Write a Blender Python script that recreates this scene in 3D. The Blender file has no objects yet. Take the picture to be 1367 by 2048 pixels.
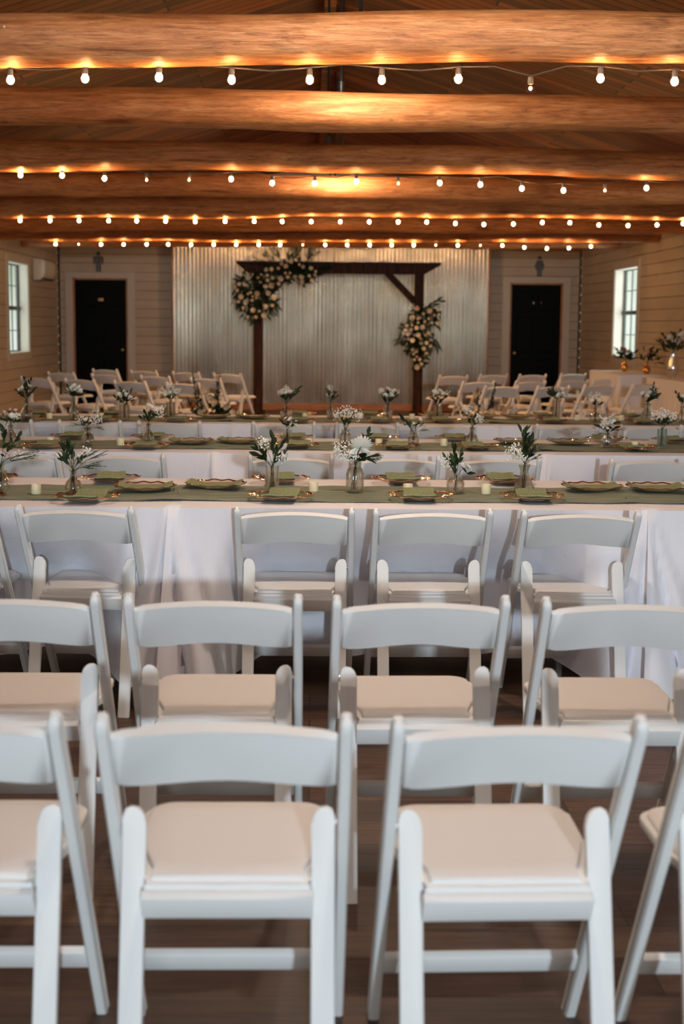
import bpy, bmesh, math, random, json
from mathutils import Vector, Matrix
D = json.loads('''{"chairs":[["A",-0.65,2.644,0],["A",-0.147,2.633,0],["A",0.356,2.622,1.5],["A",0.875,2.61,0],["B",-0.746,3.743,0],["B",-0.241,3.732,0],["B",0.272,3.721,1],
["B",0.797,3.709,0],["C",-1.37,5.467,-4],["C",-0.846,5.455,-5],["C",-0.056,5.438,-1],["C",0.445,5.427,1],["C",0.989,5.415,1],["D",-1.506,7.608,-3],["D",-0.968,7.597,-1],
["D",-0.104,7.578,0],["D",0.447,7.566,0],["D",0.968,7.554,0],["D",1.762,7.537,0],["E",-2.149,10.143,0],["E",-1.524,10.13,-2],["E",-0.974,10.118,-2],["E",-0.189,10.101,0],
["E",0.387,10.088,0],["E",0.922,10.077,0],["E",1.763,10.058,2],["E",2.344,10.045,2],["LF",-3.331,18.104,-28],["LF",-2.694,17.578,-28],["LF",-2.035,17.098,-26],
["LF",-1.372,16.645,-26],["LM",-3.32,19.895,-28],["LM",-2.642,19.354,-28],["LM",-1.917,18.77,-27],["LM",-1.231,18.222,-26],["LB",-2.925,21.324,-28],["LB",-2.312,20.905,-27],
["LB",-1.664,20.405,-27],["LB",-1.053,19.927,-27],["RF",2.084,16.514,22],["RF",2.691,16.623,24],["RF",3.32,17.154,26],["RF",3.975,17.568,28],["RM",1.975,17.795,20],
["RM",2.65,18.085,24],["RM",3.277,18.539,24],["RM",3.825,19.168,26],["RB",1.864,19.86,22],["RB",2.487,20.401,22],["RB",3.06,20.532,22],["RB",3.737,21.11,24]],
"tables":[[5.39,6.43,[-0.54,1.29]],[7.74,8.78,[-0.54,1.29]],[10.0,11.04,[-0.56,1.3]]],"vase":[[[-1.247,5.728],[-0.95,5.693],[-0.16,5.853],[0.183,5.889],
[0.6,5.875],[0.888,5.89]],[[-1.676,7.982],[-1.263,8.082],[-0.92,8.076],[-0.14,8.311],[0.197,8.2],[0.587,8.164],[0.927,8.191],[1.709,8.186],[2.016,8.143]],
[[-1.986,10.004],[-1.698,10.246],[-1.335,10.231],[-1.01,10.266],[-0.185,10.521],[0.144,10.557],[0.569,10.604],[0.942,10.645],[1.81,10.516],[2.074,10.382],
[2.466,10.423],[2.714,10.396]]],"candle":[[[-1.111,5.752],[0.01,5.898],[0.401,5.847],[0.724,5.847]],[[-1.486,8.131],[-1.081,8.096],[-0.014,8.183],[0.389,8.181],
[0.767,8.212],[1.86,8.131]],[[-1.889,10.333],[-1.524,10.373],[-0.048,10.536],[0.367,10.582],[0.746,10.567],[1.98,10.59],[2.305,10.57]]],"platef":[[[-1.328,5.544],
[-0.874,5.551],[-0.117,5.62],[0.437,5.647],[0.885,5.652]],[[-1.478,7.933],[-0.919,7.945],[-0.079,8.044],[0.489,8.023],[0.932,8.025],[1.831,8.03]],[[-2.006,10.002],
[-1.484,10.006],[-0.952,10.062],[-0.085,10.102],[0.495,10.215],[0.949,10.263],[1.751,10.295],[2.398,10.257]]],"plateb":[[[-1.413,6.235],[-0.875,6.226],[-0.135,6.248],
[0.397,6.258],[0.864,6.285]],[[-1.436,8.563],[-0.952,8.568],[-0.111,8.603],[0.409,8.61],[0.878,8.651],[1.803,8.654],[2.192,8.576]],[[-2.036,10.656],[-1.507,10.716],
[-1.1,10.763],[-0.093,10.939],[0.45,10.881],[0.945,10.937],[1.777,10.912],[2.463,10.871]]],"platee":[[[-0.686,5.879],[-0.401,5.984],[1.191,5.978],[1.465,5.974]],
[[-0.693,8.23],[-0.419,8.287],[1.207,8.386],[1.52,8.377]],[[-0.719,10.518],[-0.423,10.495],[1.277,10.682],[1.548,10.712]]],"beam":[[6.26,-1.324,2.629,1.579,2.683],
[8.4,-1.784,2.696,2.137,2.66],[10.6,-2.259,2.664,2.71,2.641],[12.8,-2.734,2.649,3.282,2.657],[15.0,-3.209,2.642,3.853,2.685],[17.2,-3.683,2.636,4.425,2.677],
[19.4,-4.158,2.636,4.997,2.701],[21.9,-4.696,2.699,5.645,2.756]],"bulb":[[6.26,[[-1.283,2.478],[-0.968,2.488],[-0.655,2.502],[-0.347,2.49],[-0.015,2.494],
[0.292,2.497],[0.619,2.505],[0.928,2.47],[1.227,2.515],[1.546,2.506]]],[10.6,[[-2.115,2.517],[-1.815,2.52],[-1.509,2.499],[-1.205,2.492],[-0.897,2.495],
[-0.592,2.505],[-0.294,2.48],[0.015,2.48],[0.317,2.497],[0.624,2.486],[0.926,2.493],[1.223,2.485],[1.527,2.46],[1.832,2.449],[2.136,2.452],[2.441,2.473]]],
[15.0,[[-3.007,2.523],[-2.699,2.521],[-2.402,2.529],[-2.099,2.547],[-1.811,2.53],[-1.513,2.513],[-1.209,2.506],[-0.9,2.519],[-0.601,2.537],[-0.312,2.54],
[-0.013,2.528],[0.287,2.521],[0.587,2.524],[0.887,2.542],[1.183,2.54],[1.479,2.513],[1.775,2.506],[2.082,2.514],[2.383,2.542],[2.669,2.535],[2.972,2.513],
[3.275,2.51],[3.577,2.519],[3.848,2.537]]],[19.4,[[-3.423,2.578],[-3.117,2.554],[-2.818,2.557],[-2.518,2.567],[-2.212,2.59],[-1.925,2.573],[-1.619,2.556],
[-1.318,2.552],[-1.018,2.575],[-0.717,2.585],[-0.43,2.568],[-0.128,2.538],[0.173,2.527],[0.468,2.537],[0.769,2.553],[1.065,2.556],[1.36,2.539],[1.656,2.549],
[1.952,2.545],[2.255,2.535],[2.551,2.538],[2.848,2.514],[3.152,2.504],[3.449,2.513],[3.745,2.536]]]]}''')
SC = bpy.context.scene; COL = SC.collection
rnd = random.Random(7)
PI = math.pi
# ------------------------------------------------------------------ materials
M = {}
def mat(name, col, rough=0.5, metal=0.0, **k):
    m = bpy.data.materials.new(name); m.use_nodes = True
    b = m.node_tree.nodes['Principled BSDF']
    b.inputs['Base Color'].default_value = (*col, 1); b.inputs['Roughness'].default_value = rough
    b.inputs['Metallic'].default_value = metal
    for a, v in k.items(): b.inputs[a.replace('_', ' ')].default_value = v
    M[name] = m; return m
def N(m, t, **props):
    n = m.node_tree.nodes.new(t)
    for a, v in props.items(): setattr(n, a, v)
    return n
def L(m, a, b): m.node_tree.links.new(a, b)
def ramp(m, fac, stops):
    r = N(m, 'ShaderNodeValToRGB'); e = r.color_ramp.elements
    while len(e) < len(stops): e.new(0.5)
    for i, (p, c) in enumerate(stops): e[i].position = p; e[i].color = (*c, 1)
    L(m, fac, r.inputs[0]); return r.outputs[0]
def coords(m, scale=(1, 1, 1), kind='Object', rot=(0, 0, 0)):
    tc = N(m, 'ShaderNodeTexCoord'); mp = N(m, 'ShaderNodeMapping')
    mp.inputs['Scale'].default_value = scale; mp.inputs['Rotation'].default_value = rot
    L(m, tc.outputs[kind], mp.inputs[0]); return mp.outputs[0]
def noise(m, vec, scale, detail=4, rough=.55, dist=0):
    n = N(m, 'ShaderNodeTexNoise'); n.inputs['Scale'].default_value = scale; n.inputs['Detail'].default_value = detail
    n.inputs['Roughness'].default_value = rough; n.inputs['Distortion'].default_value = dist
    L(m, vec, n.inputs['Vector']); return n.outputs['Fac']
def bump(m, h, strength=.3, dist=.01):
    b = N(m, 'ShaderNodeBump'); b.inputs['Strength'].default_value = strength; b.inputs['Distance'].default_value = dist
    L(m, h, b.inputs['Height']); L(m, b.outputs[0], bsdf(m).inputs['Normal']); return b
def bsdf(m): return m.node_tree.nodes['Principled BSDF']
def mixc(m, fac, a, b, mode='MULTIPLY'):
    x = N(m, 'ShaderNodeMix', data_type='RGBA', blend_type=mode)
    if isinstance(fac, float): x.inputs['Factor'].default_value = fac
    else: L(m, fac, x.inputs['Factor'])
    for s, v in (('A', a), ('B', b)):
        i = [q for q in x.inputs if q.name == s and q.type == 'RGBA'][0]
        if isinstance(v, tuple): i.default_value = (*v, 1)
        else: L(m, v, i)
    return [q for q in x.outputs if q.type == 'RGBA'][0]

mat('chair_white', (.78, .79, .785), .6, **{'Specular_IOR_Level': .25})
m = mat('pad_white', (.79, .775, .765), .7, **{'Specular_IOR_Level': .25}); bump(m, noise(m, coords(m), 60, 3), .08, .003)
m = mat('cloth_white', (.80, .80, .86), .85); bump(m, noise(m, coords(m, (1, 1, .35)), 9, 4), .35, .02)
m = mat('runner_green', (.2, .22, .15), .95)
v = coords(m, (2, 42, 2)); L(m, ramp(m, noise(m, v, 1.1, 4, .7, .8), [(.32, (.12, .145, .10)), (.68, (.29, .33, .25))]), bsdf(m).inputs['Base Color']); bump(m, noise(m, v, 1.5, 4), .6, .006)
m = mat('napkin_green', (.23, .245, .125), .9)
v = coords(m, (260, 40, 40)); L(m, ramp(m, noise(m, v, 1.0, 2), [(.35, (.19, .21, .10)), (.7, (.285, .30, .16))]), bsdf(m).inputs['Base Color']); bump(m, noise(m, coords(m), 25, 3), .3, .004)
mat('rose_gold', (.9, .50, .28), .12, 1.0)
mat('candle_ivory', (.84, .72, .48), .5, **{'Subsurface_Weight': .3})
m = mat('floor_wood', (.1, .05, .03), .5)
br = N(m, 'ShaderNodeTexBrick'); v = coords(m); L(m, v, br.inputs['Vector'])
for a, q in (('Color1', (.065, .030, .014)), ('Color2', (.17, .090, .046)), ('Mortar', (.015, .008, .005))): br.inputs[a].default_value = (*q, 1)
for a, q in (('Scale', 1), ('Mortar Size', .0022), ('Brick Width', 1.25), ('Row Height', .185), ('Bias', -.2)): br.inputs[a].default_value = q
br.offset = .37
g = ramp(m, noise(m, coords(m, (2.2, 34, 1)), 1.6, 6, .65, .5), [(.3, (.35, .32, .3)), (.6, (1.25, 1.2, 1.15))])
kn = ramp(m, noise(m, coords(m, (1.6, 6, 1)), 2.1, 3, .5), [(.27, (.35, .33, .3)), (.36, (1, 1, 1))])
L(m, mixc(m, 1.0, mixc(m, 1.0, br.outputs['Color'], g), kn), bsdf(m).inputs['Base Color']); bump(m, g, .12, .004)
def wood(name, lo, mid, hi, rough=.5, sc=(1.2, 16, 16), knots=True):
    m = mat(name, mid, rough); v = coords(m, sc)
    c = ramp(m, noise(m, v, 2.2, 7, .62, .6), [(.28, lo), (.5, mid), (.72, hi)])
    if knots:
        vo = N(m, 'ShaderNodeTexVoronoi'); vo.inputs['Scale'].default_value = 1.0
        L(m, coords(m, (1.15, 5.5, 5.5)), vo.inputs['Vector'])
        k = ramp(m, vo.outputs['Distance'], [(.0, (.16, .10, .07)), (.07, (.42, .3, .22)), (.16, (1, 1, 1))])
        c = mixc(m, .85, c, k)
        bl = ramp(m, noise(m, coords(m, (.9, 2, 2)), 1.3, 3), [(.3, (.62, .52, .45)), (.6, (1, 1, 1))])
        c = mixc(m, 1.0, c, bl)
    L(m, c, bsdf(m).inputs['Base Color']); bump(m, noise(m, v, 3, 6), .35, .006); return m
wood('log_wood', (.36, .12, .035), (.60, .24, .08), (.76, .40, .17), .45, (1.6, 26, 26))
m = M['log_wood']; c = bsdf(m).inputs['Base Color'].links[0].from_socket
fg = ramp(m, noise(m, coords(m, (7, 75, 75)), 2.0, 4, .7, .8), [(.27, (.38, .28, .22)), (.42, (.88, .85, .82)), (.62, (1.12, 1.12, 1.12))])
gr = ramp(m, noise(m, coords(m, (2.4, 14, 14)), 1.7, 5, .7, 1.2), [(.30, (.55, .52, .52)), (.5, (1, 1, 1)), (.72, (1.2, 1.25, 1.4))])
L(m, mixc(m, 1.0, mixc(m, .8, c, fg), gr), bsdf(m).inputs['Base Color']); bump(m, fg, .5, .006)
wood('arch_wood', (.008, .003, .002), (.028, .009, .005), (.06, .02, .01), .6, (12, 12, 1.5), False); bsdf(M['arch_wood']).inputs['Specular IOR Level'].default_value = .15
wood('trim_wood', (.28, .10, .03), (.42, .17, .06), (.5, .22, .09), .5, (6, 6, 1.5), False)
wood('base_wood', (.26, .09, .03), (.40, .15, .05), (.5, .22, .09), .5, (1.5, 12, 12), False)
m = mat('roof_boards', (.16, .06, .025), .5, **{'Specular_IOR_Level': .1})
br = N(m, 'ShaderNodeTexBrick'); L(m, coords(m), br.inputs['Vector'])
for a, q in (('Color1', (.12, .026, .006)), ('Color2', (.44, .115, .027)), ('Mortar', (.006, .002, .001))): br.inputs[a].default_value = (*q, 1)
for a, q in (('Scale', 1), ('Mortar Size', .009), ('Brick Width', 2.7), ('Row Height', .15)): br.inputs[a].default_value = q
g = ramp(m, noise(m, coords(m, (1.2, 22, 1)), 1.6, 6, .65, .4), [(.25, (.45, .4, .36)), (.7, (1.2, 1.15, 1.1))])
L(m, mixc(m, 1.0, br.outputs['Color'], g), bsdf(m).inputs['Base Color']); bump(m, g, .15, .004)
m = mat('board_white', (.50, .43, .34), .6)
L(m, ramp(m, noise(m, coords(m, (1, 1, 3)), 1.4, 4), [(.3, (.47, .38, .285)), (.7, (.55, .46, .355))]), bsdf(m).inputs['Base Color'])
mat('board_gap', (.05, .032, .02), .9)
mat('trim_white', (.56, .50, .42), .5)
mat('reveal_white', (.74, .74, .70), .5)
mat('black_paint', (.0015, .0028, .0026), .5, **{'Specular_IOR_Level': .07})
mat('window_black', (.015, .02, .018), .4)
m = mat('galvanised', (.55, .55, .54), .38, .82)
v = coords(m, (1, 1, .45)); nn = noise(m, v, 2.2, 4, .55)
L(m, ramp(m, nn, [(.3, (.38, .34, .28)), (.7, (.60, .55, .47))]), bsdf(m).inputs['Base Color'])
mr = N(m, 'ShaderNodeMapRange'); L(m, noise(m, v, 4, 2, .5), mr.inputs[0]); mr.inputs[3].default_value = .13; mr.inputs[4].default_value = .30; L(m, mr.outputs[0], bsdf(m).inputs['Roughness'])

mat('silver', (.82, .84, .86), .12, 1.0); mat('steel_sign', (.10, .085, .08), .5, .6)
mat('gold', (.75, .38, .10), .22, 1.0); mat('brass', (.8, .55, .25), .3, 1.0)
mat('plaque', (.62, .34, .16), .35, .6)
mat('ac_white', (.72, .66, .55), .4); mat('dark_plastic', (.02, .018, .016), .4)
mat('cable_brown', (.10, .07, .05), .5); mat('socket_brown', (.16, .11, .08), .45)
SP = {'Specular_IOR_Level': .2}; mat('leaf_dark', (.012, .023, .007), .6, **SP); mat('leaf_mid', (.035, .055, .017), .6, **SP); mat('leaf_grey', (.045, .055, .03), .6, **SP)
mat('stem_green', (.03, .05, .018), .6, **SP)
mat('petal_white', (.86, .84, .76), .6); mat('petal_ivory', (.80, .68, .50), .6); mat('petal_cream', (.82, .72, .54), .6); mat('petal_blush', (.72, .48, .38), .6)
mat('bloom_rust', (.42, .22, .10), .6); mat('flower_eye', (.10, .03, .02), .6)
mat('leg_grey', (.35, .35, .35), .5, .3); mat('table_top', (.62, .6, .55), .5)
# thin clear glass: bends nothing, tints a little, mirrors at grazing angles
def clear(name, tint, gl=.12):
    m = bpy.data.materials.new(name); m.use_nodes = True; nt = m.node_tree; nt.nodes.clear()
    o = nt.nodes.new('ShaderNodeOutputMaterial'); a = nt.nodes.new('ShaderNodeBsdfTransparent'); a.inputs[0].default_value = (*tint, 1)
    b = nt.nodes.new('ShaderNodeBsdfGlossy'); b.inputs['Roughness'].default_value = .05; b.inputs[0].default_value = (1, 1, 1, 1)
    f = nt.nodes.new('ShaderNodeFresnel'); f.inputs[0].default_value = 1.5
    ad = nt.nodes.new('ShaderNodeMath'); ad.operation = 'ADD'; ad.inputs[1].default_value = gl; ad.use_clamp = True
    mx = nt.nodes.new('ShaderNodeMixShader')
    ge = nt.nodes.new('ShaderNodeNewGeometry'); fr = nt.nodes.new('ShaderNodeMath'); fr.operation = 'SUBTRACT'; fr.inputs[0].default_value = 1; L(m, ge.outputs['Backfacing'], fr.inputs[1])
    ml = nt.nodes.new('ShaderNodeMath'); ml.operation = 'MULTIPLY'; L(m, ad.outputs[0], ml.inputs[0]); L(m, fr.outputs[0], ml.inputs[1])
    L(m, f.outputs[0], ad.inputs[0]); L(m, ml.outputs[0], mx.inputs[0]); L(m, a.outputs[0], mx.inputs[1]); L(m, b.outputs[0], mx.inputs[2]); L(m, mx.outputs[0], o.inputs[0])
    M[name] = m; return m
clear('window_glass', (.97, .98, .96), .02); clear('bulb_glass', (1, .95, .85), .0); clear('plate_clear', (.93, .90, .86), .06)
def vase_glass(name, tint):
    m = clear(name, tint, .1); nt = m.node_tree; o = nt.nodes['Material Output']; mx = o.inputs[0].links[0].from_node
    g = nt.nodes.new('ShaderNodeBsdfGlass'); g.inputs['IOR'].default_value = 1.35; g.inputs['Roughness'].default_value = .03; g.inputs[0].default_value = (*tint, 1)
    m2 = nt.nodes.new('ShaderNodeMixShader'); m2.inputs[0].default_value = .3
    L(m, mx.outputs[0], m2.inputs[1]); L(m, g.outputs[0], m2.inputs[2]); L(m, m2.outputs[0], o.inputs[0])
vase_glass('vase_clear', (.93, .92, .89)); vase_glass('vase_bluish', (.85, .93, .92))
def emit(name, col, s):
    m = bpy.data.materials.new(name); m.use_nodes = True; nt = m.node_tree; nt.nodes.clear()
    o = nt.nodes.new('ShaderNodeOutputMaterial'); e = nt.nodes.new('ShaderNodeEmission'); e.inputs[0].default_value = (*col, 1); e.inputs[1].default_value = s
    L(m, e.outputs[0], o.inputs[0]); M[name] = m
emit('filament', (1, .56, .22), 300); emit('filament_dim', (1, .5, .2), 60); emit('lamp_disc', (1, .72, .48), 14)

# ------------------------------------------------------------------ mesh helpers
class B:
    """Collects shapes into one mesh."""
    def __init__(s): s.bm = bmesh.new()
    def face(s, pts, mi=0):
        f = s.bm.faces.new([s.bm.verts.new(p) for p in pts]); f.material_index = mi; return f
    def box(s, a, b, mi=0, bev=0, mtx=None):
        x0, y0, z0 = a; x1, y1, z1 = b
        vs = [s.bm.verts.new((x, y, z)) for x in (x0, x1) for y in (y0, y1) for z in (z0, z1)]
        fs = [s.bm.faces.new([vs[i] for i in q]) for q in ((0, 1, 3, 2), (4, 6, 7, 5), (0, 4, 5, 1), (2, 3, 7, 6), (0, 2, 6, 4), (1, 5, 7, 3))]
        for f in fs: f.material_index = mi
        if bev:
            es = list({e for f in fs for e in f.edges})
            r = bmesh.ops.bevel(s.bm, geom=es, offset=bev, segments=2, affect='EDGES', profile=.5)
            vs = list({v for f in r['faces'] for v in f.verts} | {v for v in vs if v.is_valid})
        if mtx is not None: bmesh.ops.transform(s.bm, matrix=mtx, verts=vs)
        return vs
    def prism(s, poly, fn, t0, t1, mi=0, bev=0):
        """extrude the 2-D outline poly; fn(u, v, t) -> 3-D point"""
        a = [s.bm.verts.new(fn(u, v, t0)) for u, v in poly]; b = [s.bm.verts.new(fn(u, v, t1)) for u, v in poly]; n = len(poly)
        f0 = s.bm.faces.new(list(reversed(a))); f1 = s.bm.faces.new(b); f0.material_index = f1.material_index = mi
        for i in range(n): s.bm.faces.new((a[i], a[(i + 1) % n], b[(i + 1) % n], b[i])).material_index = mi
        if bev:
            es = list(set(f0.edges) | set(f1.edges))
            bmesh.ops.bevel(s.bm, geom=es, offset=bev, segments=2, affect='EDGES', profile=.5)
    def rings(s, rs, mi=0, cap0=True, cap1=True, closed=True):
        vr = [[s.bm.verts.new(p) for p in r] for r in rs]; n = len(vr[0])
        for a, b in zip(vr, vr[1:]):
            for i in range(n if closed else n - 1):
                s.bm.faces.new((a[i], a[(i + 1) % n], b[(i + 1) % n], b[i])).material_index = mi
        if cap0: s.bm.faces.new(list(reversed(vr[0]))).material_index = mi
        if cap1: s.bm.faces.new(vr[-1]).material_index = mi
    def lathe(s, prof, seg=16, c=(0, 0, 0), flute=0, amp=0, mi=0, cap0=True, cap1=False):
        rs = []
        for r, z in prof:
            rs.append([(c[0] + rr * math.cos(t), c[1] + rr * math.sin(t), c[2] + z) for t in [2 * PI * i / seg for i in range(seg)] for rr in [r * (1 + amp * math.cos(flute * t))]])
        s.rings(rs, mi, cap0, cap1)
    def tube(s, pts, r, seg=6, mi=0):
        pts = [Vector(p) for p in pts]; rs = []
        for i, p in enumerate(pts):
            d = (pts[min(i + 1, len(pts) - 1)] - pts[max(i - 1, 0)]).normalized()
            a = d.cross(Vector((0, 0, 1)));
            if a.length < .05: a = d.cross(Vector((1, 0, 0)))
            a.normalize(); b = d.cross(a); rr = r[i] if isinstance(r, (list, tuple)) else r
            rs.append([p + a * rr * math.cos(2 * PI * k / seg) + b * rr * math.sin(2 * PI * k / seg) for k in range(seg)])
        s.rings(rs, mi)
    def ball(s, c, r, sub=1, mi=0, sc=(1, 1, 1)):
        q = bmesh.ops.create_icosphere(s.bm, subdivisions=sub, radius=r)
        for v in q['verts']: v.co = Vector((v.co.x * sc[0], v.co.y * sc[1], v.co.z * sc[2])) + Vector(c)
        for f in {f for v in q['verts'] for f in v.link_faces}: f.material_index = mi
    def mesh(s, name, mats, smooth=True, ang=35):
        bmesh.ops.recalc_face_normals(s.bm, faces=s.bm.faces[:])
        me = bpy.data.meshes.new(name); s.bm.to_mesh(me); s.bm.free()
        for q in (mats if isinstance(mats, (list, tuple)) else [mats]): me.materials.append(M[q])
        if smooth:
            for p in me.polygons: p.use_smooth = True
            me.set_sharp_from_angle(angle=math.radians(ang))
        return me
    def obj(s, name, mats, parent=None, smooth=True, ang=35, loc=None):
        return link(name, s.mesh(name, mats, smooth, ang), parent, loc)
def link(name, me, parent=None, loc=None, rot=None):
    o = bpy.data.objects.new(name, me); COL.objects.link(o)
    if parent: o.parent = parent
    if loc is not None: o.location = loc
    if rot is not None: o.rotation_euler = rot
    return o
def tag(o, label=None, cat=None, group=None, kind=None):
    if label and len(label.split()) > 16: print('LONG', len(label.split()), label)
    for k, v in (('label', label), ('category', cat), ('group', group), ('kind', kind)):
        if v: o[k] = v
    return o
def thing(name, loc, rz=0, label=None, cat=None, group=None, kind=None):
    o = bpy.data.objects.new(name, None); o.empty_display_size = .1; COL.objects.link(o); o.location = loc; o.rotation_euler = (0, 0, rz)
    return tag(o, label, cat, group, kind)
def copy_tree(o, parent=None):
    c = o.copy(); COL.objects.link(c); c.parent = parent
    for ch in list(o.children): copy_tree(ch, c)
    return c
ORD = ['first', 'second', 'third', 'fourth', 'fifth', 'sixth', 'seventh', 'eighth', 'ninth', 'tenth', 'eleventh', 'twelfth']
def place(i, n):
    if i == 0: return 'leftmost'
    if i == n - 1: return 'rightmost'
    return ORD[i] + ' from the left'

# ------------------------------------------------------------------ the room
XL, XR, YF, YB = -4.376, 4.667, -7.0, 25.0
EAVE, RIDGE, RX = 2.95, 4.35, .14
b = B(); b.box((XL - .3, YF - .3, -.1), (XR + .3, YB + .3, 0)); tag(b.obj('floor', 'floor_wood', smooth=False), kind='structure')
def spans(a0, a1, cuts):
    out = []; x = a0
    for c0, c1 in sorted(cuts):
        if c0 > x: out.append((x, c0))
        x = max(x, c1)
    if x < a1: out.append((x, a1))
    return out
def plank_wall(name, P, a0, a1, z1, ops, bh=.1555, off=.0):
    """P(a, d, z) -> point; d grows out of the room"""
    b = B(); zc = sorted({0, z1} | {z for o in ops for z in o[2:4] if 0 < z < z1})
    def bx(A0, A1, d0, d1, Z0, Z1, mi):
        p, q = P(A0, d0, Z0), P(A1, d1, Z1)
        b.box(tuple(map(min, p, q)), tuple(map(max, p, q)), mi)
    for za, zb in zip(zc, zc[1:]):
        for A0, A1 in spans(a0, a1, [(o[0], o[1]) for o in ops if o[2] < zb - 1e-4 and o[3] > za + 1e-4]): bx(A0, A1, .02, .18, za, zb, 1)
    z = 0.0; r = random.Random(len(name))
    while z < z1 - .01:
        t = min(z + bh - .007, z1); zz = sorted({z, t} | {q for o in ops for q in o[2:4] if z < q < t})
        j = a0 + r.random() * 4
        joints = []
        while j < a1: joints.append(j); j += 3.66
        for za, zb in zip(zz, zz[1:]):
            for A0, A1 in spans(a0, a1, [(o[0], o[1]) for o in ops if o[2] < zb - 1e-4 and o[3] > za + 1e-4] + [(q, q + .003) for q in joints]):
                if A1 - A0 > .01: bx(A0, A1, .0, .02, za, zb, 0)
        z += bh
    return tag(b.obj(name, ['board_white', 'board_gap'], smooth=False), kind='structure')
wins_l = [(20.84, 22.30, 1.0, 2.34), (11.0, 12.4, 1.0, 2.34), (3.0, 4.4, 1.0, 2.34)]
wins_r = [(20.56, 22.12, 1.02, 2.34), (11.0, 12.4, 1.0, 2.34), (3.0, 4.4, 1.0, 2.34)]
PL = lambda a, d, z: (XL - d, a, z); PR = lambda a, d, z: (XR + d, a, z)
PB = lambda a, d, z: (a, YB + d, z); PF = lambda a, d, z: (a, YF - d, z)
plank_wall('wall_left', PL, YF, YB, EAVE, wins_l); plank_wall('wall_right', PR, YF, YB, EAVE, wins_r)
DL, DR = (-4.13, -3.184, 0, 2.228), (3.44, 4.366, 0, 2.213)
plank_wall('wall_back', PB, XL, XR, EAVE, [DL, DR])
GD = (-.9, .9, 0, 2.3); plank_wall('wall_front', PF, XL, XR, EAVE, [GD, (2.0, 3.6, .9, 2.3), (-3.6, -2.0, .9, 2.3)])
for nm, y, s in (('wall_gable_back', YB, 1), ('wall_gable_front', YF, -1)):
    b = B(); b.prism([(XL - .1, EAVE), (XR + .1, EAVE), (RX, RIDGE)], lambda u, v, t: (u, y + s * t, v), 0, .15); tag(b.obj(nm, 'board_white', smooth=False), kind='structure')
# sloping board roof in two halves, each drawn in its own slope plane
for nm, xe, s in (('ceiling_left', XL - .15, -1), ('ceiling_right', XR + .15, 1)):
    run = abs(xe - RX); rise = RIDGE - EAVE + .05; ln = math.hypot(run, rise)
    b = B(); b.box((0, YF - .2, 0), (ln, YB + .2, .08)); o = b.obj(nm, 'roof_boards', smooth=False)
    o.location = (RX, 0, RIDGE); o.rotation_euler = (0, math.atan2(rise, run), 0) if s > 0 else (0, PI - math.atan2(rise, run), 0)
    if s < 0: o.location.z += .0
    tag(o, kind='structure')
b = B(); b.box((RX - .05, YF, RIDGE - .24), (RX + .05, YB, RIDGE - .01)); tag(b.obj('trim_ridge', 'roof_boards', smooth=False), kind='structure')
# baseboards
for nm, P, a0, a1, cuts in (('baseboard_left', PL, YF, YB, []), ('baseboard_right', PR, YF, YB, [])):
    b = B(); p, q = P(a0, -.02, 0), P(a1, 0, .13); b.box(tuple(map(min, p, q)), tuple(map(max, p, q))); tag(b.obj(nm, 'trim_white', smooth=False), kind='structure')
b = B()
for A0, A1 in spans(XL, XR, [(DL[0] - .13, DL[1] + .13), (DR[0] - .13, DR[1] + .13)]): b.box((A0, YB - .02, 0), (A1, YB, .11))
tag(b.obj('baseboard_back', 'trim_white', smooth=False), kind='structure')
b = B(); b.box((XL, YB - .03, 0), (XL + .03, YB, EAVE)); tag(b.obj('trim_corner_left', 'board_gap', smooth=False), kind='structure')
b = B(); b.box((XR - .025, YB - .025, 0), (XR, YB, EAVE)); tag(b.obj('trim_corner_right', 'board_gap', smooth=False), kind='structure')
# windows
def window(n, P, a0, a1, z0, z1, grid=(3, 2)):
    t = thing(f'window_{n}', P((a0 + a1) / 2, 0, z0), kind='structure'); inv = Vector(t.location)
    def part(name, boxes, m):
        b = B()
        for A0, A1, d0, d1, Z0, Z1 in boxes:
            p, q = Vector(P(A0, d0, Z0)) - inv, Vector(P(A1, d1, Z1)) - inv
            b.box(tuple(map(min, p, q)), tuple(map(max, p, q)))
        return b.obj(name, m, t, smooth=False)
    c = .10; e = .13
    part('window_casing', [(a0 - c, a0, -.02, 0, z0 - c, z1 + c), (a1, a1 + c, -.02, 0, z0 - c, z1 + c), (a0, a1, -.02, 0, z1, z1 + c), (a0, a1, -.02, 0, z0 - c, z0)], 'trim_white')
    part('window_reveal', [(a0, a0 + .012, -.004, .17, z0, z1), (a1 - .012, a1, -.004, .17, z0, z1), (a0, a1, -.004, .17, z1 - .012, z1), (a0, a1, -.03, .17, z0, z0 + .015)], 'reveal_white')
    zm = (z0 + z1) / 2
    part('window_frame', [(a0, a0 + .035, e, e + .03, z0, z1), (a1 - .035, a1, e, e + .03, z0, z1), (a0, a1, e, e + .03, z1 - .03, z1), (a0, a1, e, e + .03, z0, z0 + .035), (a0, a1, e - .015, e + .03, zm - .03, zm + .03)], 'window_black')
    bars = []
    for i in range(1, grid[0]):
        x = a0 + (a1 - a0) * i / grid[0]; bars.append((x - .006, x + .006, e + .005, e + .02, z0, z1))
    for za, zb in ((z0, zm), (zm, z1)):
        for i in range(1, grid[1]):
            z = za + (zb - za) * i / grid[1]; bars.append((a0, a1, e + .005, e + .02, z - .006, z + .006))
    part('muntin', bars, 'window_black'); part('window_pane', [(a0, a1, e + .022, e + .027, z0, z1)], 'window_glass')
k = 1
for P, lst in ((PL, wins_l), (PR, wins_r)):
    for w in lst: window(k, P, *w); k += 1
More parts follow.
